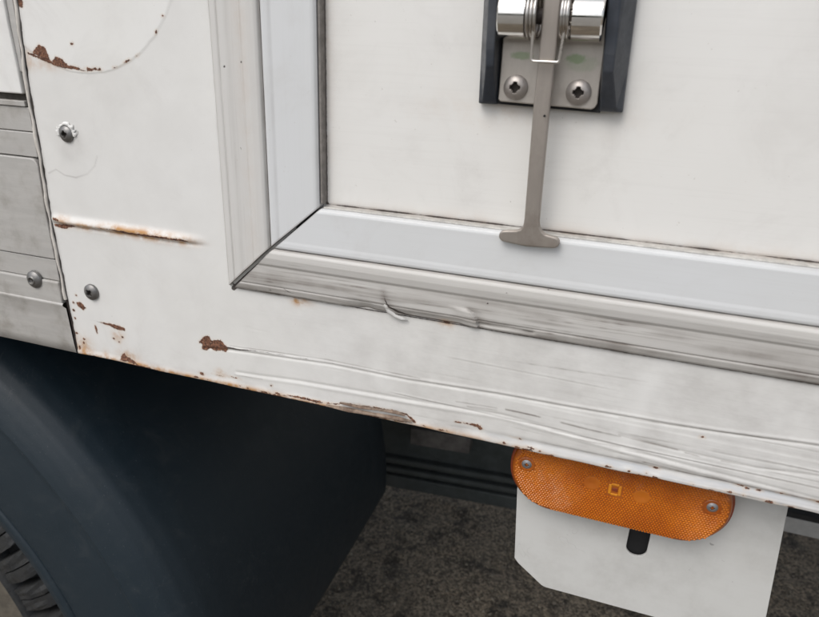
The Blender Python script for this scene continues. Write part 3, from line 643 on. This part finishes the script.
def prof_inner(s):
    return np.interp(s, [35.2, 35.9, 37.5, 40, 42, 62, 66, 67.6, 69.0], [4.6, 5.6, 6.0, 5.85, 5.5, 5.2, 5.2, 4.7, 3.4])
trim('outer_trim', TRIMV, .0000, .0346, prof_outer, False, 31, 'upright worn grey-white trim moulding')
trim('inner_trim', STRIPV, .0351, .0690, prof_inner, False, 41, 'upright blue-grey smooth trim strip')
trim('outer_trim', TRIMW, .0000, .0346, prof_outer, True, 51, 'lower worn trim moulding, dented and scuffed')
trim('inner_trim', STRIP, .0351, .0690, prof_inner, True, 61, 'lower blue-grey smooth trim strip')
def torn_lip(pts, r, dy):
    v = []; f = []; P = [Vector((x, 0, z)) for x, z in pts]; n = len(P)
    for i, p in enumerate(P):
        t = (P[min(i+1, n-1)]-P[max(i-1, 0)]).normalized(); s_ = Vector((t.z, 0, -t.x)); w = r[i]
        for k, (a, y) in enumerate(((-1, .35), (-.5, -.25), (.1, -.45), (.8, -.35), (1.0, .2))): q = p+s_*a*w; v.append((q.x, dy[i]+y*w*.9, q.z))
    for i in range(n-1):
        for k in range(4): a = 5*i+k; f.append((a, a+1, a+6, a+5))
    o = mesh('torn_lip', v, f, TRIMV, truck, smooth=True); nomask(o); m = o.modifiers.new('thickness', 'SOLIDIFY'); m.thickness = .0005
torn_lip([(-0.1395, -0.1584), (-0.1387, -0.1635), (-0.1364, -0.1675), (-0.1323, -0.1707), (-0.1275, -0.1722), (-0.1232, -0.1727)], [.0003, .0009, .0017, .0013, .0015, .0003], [-.0042, -.0042, -.0036, -.0028, -.0022, -.0020])
# rubber seals between the trim and the door skin
box('door_seal', -.1852, -.1835, -.0032, .004, -.1010, .16, SEALG, truck, .0008)
box('door_seal', -.1840, .45, -.0016, .004, -.1040, -.1031, SEALANTP, truck, .0003)

# ================================================================= left of the seam
SX = lambda z, off=0: float(seam_x(z))+off
def plate(pts, y0, y1, mat, bw=.0006, label=None, name='metal_plate'):
    o = prism(name, pts, y0, y1, mat, truck, bw, 2)
    if label: tag(o, label)
    return o
# zeroed masks so that painted() reads nothing on plain meshes is automatic (missing attribute = 0) -> rust/crack need -6
zc = lambda p: p[1]
XL = -.80
za, zb, zd, ze, zf, zg, zh = -.0475, -.0515, -.0560, -.0725, -.0915, -.1670, -.1800
def strip_plate(ztop, zbot, off, y, mat=ALU, label=None):
    return plate([(XL, ztop), (SX(ztop, off), ztop), (SX(zbot, off), zbot), (XL, zbot)], y, .006, mat, label=label)
nomask(strip_plate(-.0565, -.0738, -.0042, .0012))
nomask(strip_plate(-.0744, -.0925, -.0046, .0012))
nomask(strip_plate(-.0520, -.0560, -.0060, -.0002))
# big plate with one rounded corner
rc = [(XL, -.0934)]+[(SX(-.0934, -.0105)+.006*math.sin(a), -.0994+.006*math.cos(a)) for a in np.linspace(0, math.pi/2, 7)]+[(SX(-.13, -.0044), -.13), (SX(-.172, -.0042), -.1722), (XL, -.1724)]
plate(rc, -.0004, .006, ALU, .0008)
plate([(XL, -.1730), (SX(-.173, -.0044), -.1730), (SX(-.190, -.0046), -.1908), (XL, -.1904)], .0006, .006, ALU, .0005)
plate([(XL, -.1909), (SX(-.191, -.0046), -.1913), (SX(-.2106, -.0050), -.2106), (XL, -.2106)], -.0012, .006, ALU, .0012)
# lower brushed plate, its top edge turned out
def low_plate():
    xs = np.linspace(XL, -.4148, 120); zs = np.array([-.2547, -.2540, -.245, -.225, -.2135, -.2118, -.2104, -.2094])
    ys = np.array([.0020, .0002, -.0004, -.0008, -.0011, -.0018, -.0020, -.0010])
    Xm, Zm = np.meshgrid(xs, zs, indexing='ij'); w = smooth(-.44, -.4148, Xm)
    e = np.interp(Zm, [p[1] for p in SEAM][::-1], [p[0] for p in SEAM][::-1])-.0016
    e = np.where(Zm > -.2125, e-.0022, e)
    Xm = Xm+(e+.4148)*w
    grid('metal_plate', Xm, np.broadcast_to(ys, Xm.shape).copy(), Zm, ALU, truck, flip=True)
low_plate()
# white corner panel above, its grey joint strip and the dark gap
nomask(plate([(XL, .16), (SX(.16, -.0110), .16), (SX(.0, -.0095), 0), (SX(-.030, -.0062), -.030), (SX(-.0478, -.0050), -.0470), (XL, -.0468)], -.0016, .006, WHITE, .0010, 'white painted corner panel', 'corner_panel'))
nomask(plate([(SX(.16, -.0104), .16), (SX(.16, -.0038), .16), (SX(.0, -.0034), 0), (SX(-.032, -.0030), -.032), (SX(-.032, -.0058), -.032), (SX(0, -.0090), 0)], .0002, .006, ALU, .0006, 'dull grey jointing strip', 'joint_strip'))
box('gap_backing', XL, -.411, .0040, .020, -.2535, .16, SEALG2, truck)
# sealant bead running down the seam
def bead():
    zs = np.linspace(.16, -.206, 150); pts = []; r = []
    for i, z in enumerate(zs):
        pts.append((SX(z, -.0016)+.00035*math.sin(z*260)+random.uniform(-.00012, .00012), .0006, z)); r.append(.00135+.0003*math.sin(z*150+1)+random.uniform(-.0001, .0001))
    o = tube('sealant_bead', pts, r, SEALANT, truck, 10); nomask(o)
    a = o.data.attributes.new('grime', 'FLOAT', 'POINT'); a.data.foreach_set('value', (RS.rand(len(o.data.vertices))*.35).astype(np.float32))
    pts2 = [(SX(z, -.0010), .0014, z) for z in np.linspace(-.204, -.2545, 30)]
    tube('sealant_bead', pts2, .0010, SEALD, truck, 8)
bead()

# ================================================================= screws
RECESS = plain('recess_shade', (.055, .045, .038), .8, .5, 500)  # screw recesses coloured dark for the shade inside them
def screw_mesh(kind):
    R_ = .0052; n = 101; g = np.linspace(-1, 1, n); A, B = np.meshgrid(g, g, indexing='ij')
    # square -> disc map
    X = A*np.sqrt(1-B*B/2); Z = B*np.sqrt(1-A*A/2); rr = np.hypot(X, Z)
    h = .0020*np.clip(1-rr**2.6, 0, 1)+.0008*(rr < .975)
    if kind == 'cross':
        c = math.cos(.5) if True else 1; s = math.sin(.5); U = X*c+Z*s; V = -X*s+Z*c
        arm = np.minimum(np.maximum(np.abs(U)-.42, np.abs(V)-.15), np.maximum(np.abs(V)-.42, np.abs(U)-.15))
        core = np.abs(U)+np.abs(V)-.46
        d = np.minimum(arm, core); h -= .0028*smooth(.03, -.12, d)
    else:
        d = rr-.30; h -= .0007*smooth(.04, -.04, d); h += .0004*np.exp(-((rr-.40)/.06)**2); U = np.maximum(np.abs(X)-.16, np.abs(Z)-.05); V = np.maximum(np.abs(Z)-.16, np.abs(X)-.05)
        h -= .0012*smooth(.04, -.04, np.minimum(U, V))
    h = np.maximum(h, .00025); h = np.where(rr > .985, -.0004, h)
    o = grid('screw', X*R_, -h, Z*R_, None, truck, flip=True); o.data.set_sharp_from_angle(angle=math.radians(60))
    me = o.data; bpy.data.objects.remove(o); me.materials.append(None); me.materials.append(None)
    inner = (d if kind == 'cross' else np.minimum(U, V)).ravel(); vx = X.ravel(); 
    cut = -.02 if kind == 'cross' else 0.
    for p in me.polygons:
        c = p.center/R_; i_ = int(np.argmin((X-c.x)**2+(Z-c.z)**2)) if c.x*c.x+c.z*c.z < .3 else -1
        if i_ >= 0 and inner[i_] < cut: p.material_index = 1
    return me
SM_CROSS = screw_mesh('cross'); SM_WORN = screw_mesh('worn')
def screw(x, z, y, mat, parent, sc=1., rot=0., worn=False, label=None):
    me = (SM_WORN if worn else SM_CROSS)
    key = me.name+mat.name
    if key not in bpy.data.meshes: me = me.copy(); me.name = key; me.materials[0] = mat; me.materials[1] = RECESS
    else: me = bpy.data.meshes[key]
    o = bpy.data.objects.new('screw', me); C.objects.link(o); o.parent = parent
    o.location = (x, y, z+(H if parent is truck else 0)); o.rotation_euler = (0, rot, 0); o.scale = (sc, sc, sc)
    if label: o['label'] = label
    return o
S1, S2, S3 = (-0.3881, -0.0726), (-0.3884, -0.1949), (-0.4445, -0.1924)
screw(*S1, -.0002, ZINC, truck, 1.14, .35, label='dull grey screw in chipped paint')
screw(*S2, -.0002, ZINC, truck, 1.28, -.3, label='dark worn screw head low on the panel')
screw(*S3, -.0010, ZINC, truck, 1.42, .2, True, label='grey rivet-like screw in the metal plate')
# broken paint collar around the upper screw
def collar():
    v = []; f = []; n = 26
    for i in range(n+1):
        a = math.radians(-10+200*i/n); ri = .0060+random.uniform(-.0002, .0003); ro = .0084+random.uniform(-.0010, .0012)*(1+.5*math.sin(a*3))
        for r, y in ((ri, -.0006), (ri+.0002, -.0013), (ro-.0004, -.0009), (ro, -.0002)):
            v.append((S1[0]+r*math.cos(a), y, S1[1]+r*math.sin(a)))
    for i in range(n):
        for k in range(3): a = 4*i+k; f.append((a, a+4, a+5, a+1))
    o = mesh('paint_collar', v, f, WHITE, truck, smooth=True); nomask(o)
collar()

# ================================================================= steel latch with T bar
latch = empty('door_latch', (0, 0, H), truck); tag(latch, 'steel spring latch between black plastic cheeks, its T bar resting on the lower trim')
def cheek(xo0, xo1, xi0, xi1, sgn):
    """wall with sloped outer flank and a tapered lower end; x at bottom (..0) and at top (..1)"""
    v = []; zt, zb = .16, -.0325
    def xx(a0, a1, z): return a0+(a1-a0)*(z-zb)/(.021-zb)
    secs = [(zt, .0155, .50, .36), (-.004, .0150, .50, .36), (-.012, .0142, .52, .36), (-.0305, .0052, .30, .30), (zb, .0035, .22, .24)]
    for z, hgt, fo, fi in secs:
        o_ = xx(xo0, xo1, z); i_ = xx(xi0, xi1, z); w = i_-o_
        v += [(o_, .003, z), (o_, -.0020, z), (o_+w*fo, -hgt, z), (i_-w*.10, -hgt+.0006, z), (i_, -.001, z), (i_, .003, z)]
    f = []
    n = 6
    for i in range(len(secs)-1):
        for k in range(n-1): a = i*n+k; f.append((a, a+1, a+n+1, a+n) if sgn > 0 else (a, a+n, a+n+1, a+1))
    f += [tuple(range(n))[::-1], tuple(range((len(secs)-1)*n, len(secs)*n))] if sgn > 0 else [tuple(range(n)), tuple(range((len(secs)-1)*n, len(secs)*n))[::-1]]
    o = mesh('side_cheek', v, f, PLASTIC, latch, (0, 0, 0)); bevel(o, .0007, 2, 12)
    return o
cheek(-.0862, -.0873, -.0752, -.0762, 1)
cheek(-.0078, -.0092, -.0205, -.0238, -1)
pl = prism('base_plate', [(-.0753, .16), (-.0225, .16), (-.0212, -.0285), (-.0222, -.0308), (-.0242, -.0318), (-.0735, -.0306), (-.0748, -.0296)], -.0042, -.0012, PLATE, latch, .0006); pl.location = (0, 0, 0)
pb = prism('gasket', [(-.0770, .16), (-.0190, .16), (-.0195, -.0334), (-.0762, -.0322)], -.0012, .003, SLOT, latch); pb.location = (0, 0, 0)
AX = (-.0135, .0128)   # y, z of the hinge axis
def barrel(x0, x1, r=.0112):
    n = 48; prof = [(x0, r*.80), (x0, r*.93), (x0+.0008, r), (x1-.0008, r), (x1, r*.93), (x1, r*.80)]
    v = [(x, AX[0]+rr*math.cos(2*math.pi*k/n), AX[1]+rr*math.sin(2*math.pi*k/n)) for x, rr in prof for k in range(n)]
    f = [(i*n+k, i*n+(k+1) % n, (i+1)*n+(k+1) % n, (i+1)*n+k) for i in range(len(prof)-1) for k in range(n)]
    f += [tuple(range(n))[::-1], tuple(range((len(prof)-1)*n, len(prof)*n))]
    mesh('barrel', v, f, CHROME, latch, (0, 0, 0), smooth=True, auto=35)
barrel(-.0752, -.0606); barrel(-.0385, -.0230)
def spring(xs):
    pts = []; n = 30; turns = len(xs)
    for i in range(turns*n+1):
        a = 2*math.pi*i/n; x = xs[0]+(xs[-1]-xs[0])*i/(turns*n)
        pts.append((x, AX[0]-.0012+.0108*math.cos(a+1.2), AX[1]+.0108*math.sin(a+1.2)))
    tube('spring', pts, .00098, WIRE, latch, 8).location = (0, 0, 0)
spring([-.0602, -.0575, -.0548]); spring([-.0432, -.0412, -.0390])
pin = tube('hinge_pin', [(-.0606, *AX), (-.0385, *AX)], .0038, SEALD, latch, 20); pin.location = (0, 0, 0)
lp = [(-.0560, -.0238, .0095), (-.0562, -.0222, .002), (-.0561, -.0205, -.0066)]
lp += [(-.0549-.0012*math.cos(a), -.0203, -.0074-.0012*math.sin(a)) for a in np.linspace(0, 1.57, 5)]
lp += [(-.0432+.0012*math.sin(a), -.0203, -.0074-.0012*math.cos(a)) for a in np.linspace(0, 1.57, 5)]
lp += [(-.0419, -.0205, -.0066), (-.0412, -.0222, .002), (-.0405, -.0238, .0095)]
wl = tube('wire_loop', lp, .00080, WIRE, latch, 8); wl.location = (0, 0, 0)
wl.data.materials[0] = metal('bright_wire', (.78, .75, .71), .3, (1, 1, 1), .1, .9)
def tbar():
    L = [(-.0530, .060), (-.0530, -.006), (-.0533, -.030), (-.0524, -.0940)]
    # left fillet, T foot, right fillet
    L += [(-.0527, -.0972), (-.0540, -.0996), (-.0562, -.1008), (-.0620, -.1016)]
    cz = -.1052
    L += [(-.0630-.0034*math.sin(a), cz+.0034*math.cos(a)) for a in np.linspace(.1, math.pi-.1, 9)]
    L += [(-.0500, -.1098)]
    L += [(-.0345+.0034*math.sin(a), cz-.0002-.0034*math.cos(a)) for a in np.linspace(.1, math.pi-.1, 9)]
    L += [(-.0395, -.1012), (-.0415, -.0998), (-.0432, -.0972), (-.0438, -.0940), (-.0446, -.030), (-.0444, -.006), (-.0442, .060)]
    o = prism('pivot_bar', L, 0, .0042, BARST, latch, .0010, 3); o.location = (0, 0, 0)
    for v in o.data.vertices: v.co.y += -.01792-.0697*v.co.z
    d = tube('bar_pip', [(-.0468, -.0160, -.0355), (-.0468, -.0125, -.0355)], .0006, SLOT, latch, 10); d.location = (0, 0, 0)
tbar()
Q1, Q2 = (-0.0655, -0.0227), (-0.0317, -0.0234)
screw(*Q1, -.0042, SCREWST, latch, 1.30, .52); screw(*Q2, -.0042, SCREWST, latch, 1.30, -.28+math.pi/4)

# ================================================================= amber side lamp on its bracket
brk = empty('lamp_bracket', (0, 0, H), truck); tag(brk, 'off-white bracket plate with a chamfered corner and a black slot')
def bracket():
    sx0, sx1, sb, stp = .0411, .0557, -.3486, -.290
    import bmesh
    bm = bmesh.new()
    outer = [(-.0470, -.235), (-.0440, -.300), (-.0387, -.3800), (-.0355, -.3840), (-.0150, -.4000), (-.0120, -.4010), (.1420, -.4010), (.1438, -.3995), (.1432, -.385), (.1350, -.284), (.1315, -.235)]
    hole = [(sx0, stp)]+[((sx0+sx1)/2-.0073*math.cos(a), sb+.0073-.0073*math.sin(a)) for a in np.linspace(0, math.pi, 13)]+[(sx1, stp)]
    vo = [bm.verts.new((x, .036, z)) for x, z in outer]; vh = [bm.verts.new((x, .036, z)) for x, z in hole]
    eo = [bm.edges.new((vo[i], vo[(i+1) % len(vo)])) for i in range(len(vo))]; eh = [bm.edges.new((vh[i], vh[(i+1) % len(vh)])) for i in range(len(vh))]
    bmesh.ops.triangle_fill(bm, use_beauty=True, edges=eo+eh)
    bad = []
    for f in bm.faces:
        c = f.calc_center_median()
        if sx0 < c.x < sx1 and c.z > sb+.004 and c.z < stp: bad.append(f)
    bmesh.ops.delete(bm, geom=bad, context='FACES_ONLY')
    for f in bm.faces:
        if f.normal.y > 0: f.normal_flip()
    me = bpy.data.meshes.new('plate'); bm.to_mesh(me); bm.free()
    o = link('plate', me, BRACK, brk, (0, 0, 0)); m = o.modifiers.new('thickness', 'SOLIDIFY'); m.thickness = .0022; m.offset = -1
    nomask(o); bevel(o, .0005, 2, 40)
    box('slot_backing', sx0-.004, sx1+.004, .0395, .050, sb-.003, stp, SLOT, brk).location = (0, 0, 0)
bracket()
lamp = empty('side_lamp', (0, 0, H), truck); tag(lamp, 'orange side marker lamp with prism lens and two screws')
LC = (.0262, -.2797)
def lamp_build():
    x0, x1, z0, z1, r = -.0485, .1003, -.3135, -.2465, .0325
    L = lambda o: (setattr(o, 'location', (0, 0, 0)), o)[1]
    L(prism('housing', rrect(x0, x1, z0, z1, r, 14), .0205, .0360, AMBERR, lamp, .0015, 3, True)).data.set_sharp_from_angle(angle=.7)
    i = .0016
    # domed lens: rings from the rim inwards
    rings = [(0, .0210), (.0004, .0186), (.0014, .0170), (.003, .0162), (.006, .0157), (.012, .0154), (.020, .0153)]
    v = []; f = []; n = None
    for off, y in rings:
        p = rrect(x0+i+off, x1-i-off, z0+i+off, z1-i-off, max(r-i-off, .002), 14); n = len(p); v += [(a, y, b) for a, b in p]
    for k in range(len(rings)-1):
        for j in range(n): f.append((k*n+j, k*n+(j+1) % n, (k+1)*n+(j+1) % n, (k+1)*n+j))
    f.append(tuple(range((len(rings)-1)*n, len(rings)*n)))
    o = L(mesh('lens', v, f, AMBER, lamp, smooth=True)); o.data.set_sharp_from_angle(angle=1.0)
    wins = [(0.0092, -0.2791), (0.0423, -0.2814)]; scr = [(-0.0363, -0.2758), (0.0859, -0.2772)]; bulb = (0.0247, -0.2802)
    v = []; f = []
    px, pz = .00195, .00170; row = 0; z = z0+.0042
    while z < z1-.004:
        x = x0+.004+(px/2 if row % 2 else 0)
        while x < x1-.004:
            ok = True
            dx = max(x0+r-x, x-(x1-r), 0); dz = max(z0+r-z, z-(z1-r), 0)
            if math.hypot(dx, dz) > r-.0042: ok = False
            if any(math.hypot(x-a, z-b) < .0058 for a, b in wins): ok = False
            if any(math.hypot(x-a, z-b) < .0062 for a, b in scr): ok = False
            if abs(x-bulb[0]) < .0052 and abs(z-bulb[1]) < .0062: ok = False
            if ok:
                off = min(x-x0, x1-x, z-z0, z1-z); y = float(np.interp(off-i, [a for a, _ in rings], [b for _, b in rings]))
                k0 = len(v); q_ = math.exp(-((x-.035)/.034)**4); hx, hz = px*(.53-.14*q_), pz*(.52-.21*q_); hh = .0005+.0004*q_+random.uniform(-.0001, .0001)
                for a in range(6): v.append((x+hx*1.05*math.cos(a*math.pi/3), y+.0001, z+hz*1.1*math.sin(a*math.pi/3)))
                for a in range(6): v.append((x+hx*.45*math.cos(a*math.pi/3), y-hh, z+hz*.45*math.sin(a*math.pi/3)))
                for a in range(6): f.append((k0+a, k0+6+a, k0+6+(a+1) % 6, k0+(a+1) % 6))
                f.append(tuple(range(k0+6, k0+12))[::-1])
            x += px
        z += pz; row += 1
    o = L(mesh('prism_cells', v, f, AMBERB, lamp)); o['kind'] = 'stuff'
    for a, b in wins:
        n = 28; vv = [(a, .0150, b)]; ff = []
        for rr, y in ((.0012, .0153), (.0018, .0150), (.0028, .0152), (.0034, .0150), (.0044, .0152), (.0050, .0150), (.0062, .0157)): vv += [(a+rr*math.cos(2*math.pi*k/n), y, b+rr*math.sin(2*math.pi*k/n)) for k in range(n)]
        ff += [(0, 1+(k+1) % n, 1+k) for k in range(n)]
        for q in range(6): ff += [(1+q*n+k, 1+q*n+(k+1) % n, 1+(q+1)*n+(k+1) % n, 1+(q+1)*n+k) for k in range(n)]
        L(mesh('round_window', vv, ff, AMBERD, lamp, smooth=True))
    # bulb block seen through the lens: four small bright facets round a dark core
    for dx, dz, w, h_ in ((-.0033, 0, .0010, .0040), (.0033, 0, .0010, .0040), (0, .0040, .0024, .0009), (0, -.0040, .0024, .0009), (0, 0, .0018, .0014)):
        L(prism('lens_facet', [(bulb[0]+dx-w, bulb[1]+dz-h_), (bulb[0]+dx+w*.9, bulb[1]+dz-h_*1.1), (bulb[0]+dx+w, bulb[1]+dz+h_), (bulb[0]+dx-w*1.1, bulb[1]+dz+h_*.9)], .0149, .0160, AMBERR if not (dx or dz) else BULB, lamp, .0004))
    for a, b in scr:
        n = 32; vv = []; ff = []
        for rr, y in ((.0060, .0156), (.0057, .0151), (.0051, .0150), (.0047, .0168), (.0044, .0176)): vv += [(a+rr*math.cos(2*math.pi*k/n), y, b+rr*math.sin(2*math.pi*k/n)) for k in range(n)]
        for q in range(4): ff += [(q*n+k, q*n+(k+1) % n, (q+1)*n+(k+1) % n, (q+1)*n+k) for k in range(n)]
        L(mesh('screw_well', vv, ff, AMBER, lamp, smooth=True, auto=50))
        L(tube('well_floor', [(a, .0160, b), (a, .0172, b)], .0048, SLOT, lamp, 24))
        screw(a, b, .0162, LAMPSCREW, lamp, .72, .4)
lamp_build()

# ================================================================= mudguard and tyre
WC = (-.950, -.800)
guard_prof = [(.436, .060), (.434, .046), (.4345, .040), (.437, .0375), (.446, .0365), (.449, .0375), (.4505, .0400), (.4525, .0405), (.455, .0390), (.480, .0400), (.515, .0440), (.5375, .0476), (.5390, .0474), (.5405, .0479), (.546, .0500), (.557, .0555), (.568, .063), (.577, .076), (.583, .094), (.5865, .118), (.588, .16), (.589, .30), (.590, .45), (.590, .62), (.585, .625), (.50, .625)]
def guard():
    P = np.array(guard_prof); t = np.arange(len(P)); tt = np.linspace(0, len(P)-1, (len(P)-1)*4+1)
    r = np.interp(tt, t, P[:, 0]); y = np.interp(tt, t, P[:, 1])
    th = np.radians(np.linspace(-3.2, 172, 240)); T, Rr = np.meshgrid(th, r, indexing='ij'); Yy = np.broadcast_to(y, T.shape).copy()
    Yy += (vnoise(T*400, Yy*600, 45, 71)-.5)*.0012
    o = grid('mudguard', WC[0]+Rr*np.cos(T), Yy, WC[1]+Rr*np.sin(T), FENDER, truck)
    m = o.modifiers.new('thickness', 'SOLIDIFY'); m.thickness = .003; m.offset = 0
    tag(o, 'smooth dark blue-grey plastic mudguard')
guard()
def wheel():
    prof = [(.19, .075), (.215, .060), (.225, .052), (.26, .040), (.30, .034), (.335, .036), (.354, .0405), (.3575, .0430), (.3605, .0415), (.3635, .0455), (.366, .062), (.400, .066), (.415, .070), (.420, .080), (.420, .24), (.40, .28), (.30, .29), (.19, .26)]
    n = 180; v = []; f = []
    for i in range(n):
        a = 2*math.pi*i/n
        for r, y in prof: v.append((WC[0]+r*math.cos(a), y, WC[1]+r*math.sin(a)))
    k = len(prof)
    for i in range(n):
        for j in range(k-1):
            a = i*k+j; b = ((i+1) % n)*k+j; f.append((a, a+1, b+1, b))
    t = mesh('tyre', v, f, RUBBER, truck, smooth=True, auto=40); tag(t, 'worn black tyre with dusty sidewall')
    t.data.materials.append(DUSTY)
    for p in t.data.polygons:
        c = p.center; rr = math.hypot(c.x-WC[0], c.z-WC[1])
        if rr < .352: p.material_index = 1
    rp = [(.0, .135), (.055, .135), (.060, .120), (.085, .118), (.092, .150), (.150, .158), (.176, .120), (.182, .078), (.200, .066), (.212, .060), (.2165, .066), (.212, .085), (.190, .100)]
    v = []; f = []; k = len(rp)
    for i in range(96):
        a_ = 2*math.pi*i/96; v += [(WC[0]+q*math.cos(a_), y, WC[1]+q*math.sin(a_)) for q, y in rp]
    for i in range(96):
        for j in range(k-1): a_ = i*k+j; b_ = ((i+1) % 96)*k+j; f.append((a_, a_+1, b_+1, b_))
    mesh('wheel_rim', v, f, metal('painted_rim', (.34, .33, .31), .5, (1, 1, 1), .6, .2), truck, smooth=True, auto=40)
    # shoulder lugs, each its own piece
    pitch = .108; meshes = []
    def lug(seed):
        rnd = random.Random(seed); v = []; f = []
        for (a0, a1, ro) in ((-.0445, -.0045, .0), (.0000, .0390, -.001)):
            b = len(v); rings = []
            A = np.linspace(a0, a1, 4)
            for (r, y) in ((.3645, .062), (.3660, .0425), (.392, .0395), (.410, .044), (.4235, .055), (.4255, .075), (.4255, .12)):
                for q in A: v.append((r+ro+rnd.uniform(-.0012, .0012), y+rnd.uniform(-.0010, .0010), q+.010*(r-.366)/.06*(1 if a0 < 0 else 1)))
            for i in range(6):
                for j in range(3): a = b+i*4+j; f.append((a, a+1, a+5, a+4))
            # cheeks of the groove
            m0 = len(v)
            for i in range(7):
                r, y, q = v[b+i*4]; v.append((r-.004, y+.018, q))
            for i in range(7):
                r, y, q = v[b+i*4+3]; v.append((r-.004, y+.018, q))
            for i in range(6):
                f.append((b+i*4, b+(i+1)*4, m0+i+1, m0+i)); f.append((b+i*4+3, m0+7+i, m0+7+i+1, b+(i+1)*4+3))
        return v, f
    for s in range(3):
        v, f = lug(s); me = bpy.data.meshes.new('tread_block')
        me.from_pydata([(r*math.cos(q), y, r*math.sin(q)) for r, y, q in v], [], f); me.update(); me.materials.append(RUBBER); meshes.append(me)
    a = 0; i = 0
    while a < 6.28-.05:
        o = bpy.data.objects.new('tread_block', meshes[i % 3]); C.objects.link(o); o.parent = t
        o.location = (WC[0], 0, WC[1]); o.rotation_euler = (0, -a, 0); a += 2*math.pi/58; i += 1
wheel()

# ================================================================= behind the skirt
def ybar(name, x0, x1, yl, z0, z1, dep, mat, parent=None, slope=.09, bw=.003):
    p = parent or truck
    v = [(x, yl+(x-x0)*slope+dy, z) for x in (x0, x1) for dy in (0, dep) for z in (z0, z1)]
    o = mesh(name, v, [(0, 1, 3, 2), (4, 6, 7, 5), (0, 4, 5, 1), (2, 3, 7, 6), (0, 2, 6, 4), (1, 5, 7, 3)], mat, p, None if p is truck else (0, 0, 0)); bevel(o, bw, 3); return o
gd = empty('ribbed_guard', (0, 0, H), truck); tag(gd, 'dark ribbed guard rail under the far side of the body')
GX0, GY0 = -.62, .884
ybar('guard_panel', GX0, .10, GY0+.020, -1.050, -.60, .03, RIBBED, gd)
ybar('rib', GX0, .10, GY0, -.979, -.962, .03, RIBBED, gd, bw=.006)
ybar('rib', GX0, .10, GY0+.002, -1.0075, -.991, .03, RIBBED, gd, bw=.006)
ybar('rib', GX0, .10, GY0+.006, -1.054, -1.018, .03, RIBBED, gd, bw=.004)
ybar('floor_beam', -.392, -.250, GY0-.012, -.890, -.845, .03, BEAM, truck)
ybar('cross_bar_and_shade', .396, 1.2, .850, -.8810, -.8450, .02, BARPAINT, truck, slope=0.0, bw=.002)
ybar('cross_bar_and_shade', .396, 1.2, .846, -.8430, -.8300, .02, UNDER, truck, slope=0.0, bw=.002)  # dark bar added to stand for the shadow line above the grey bar
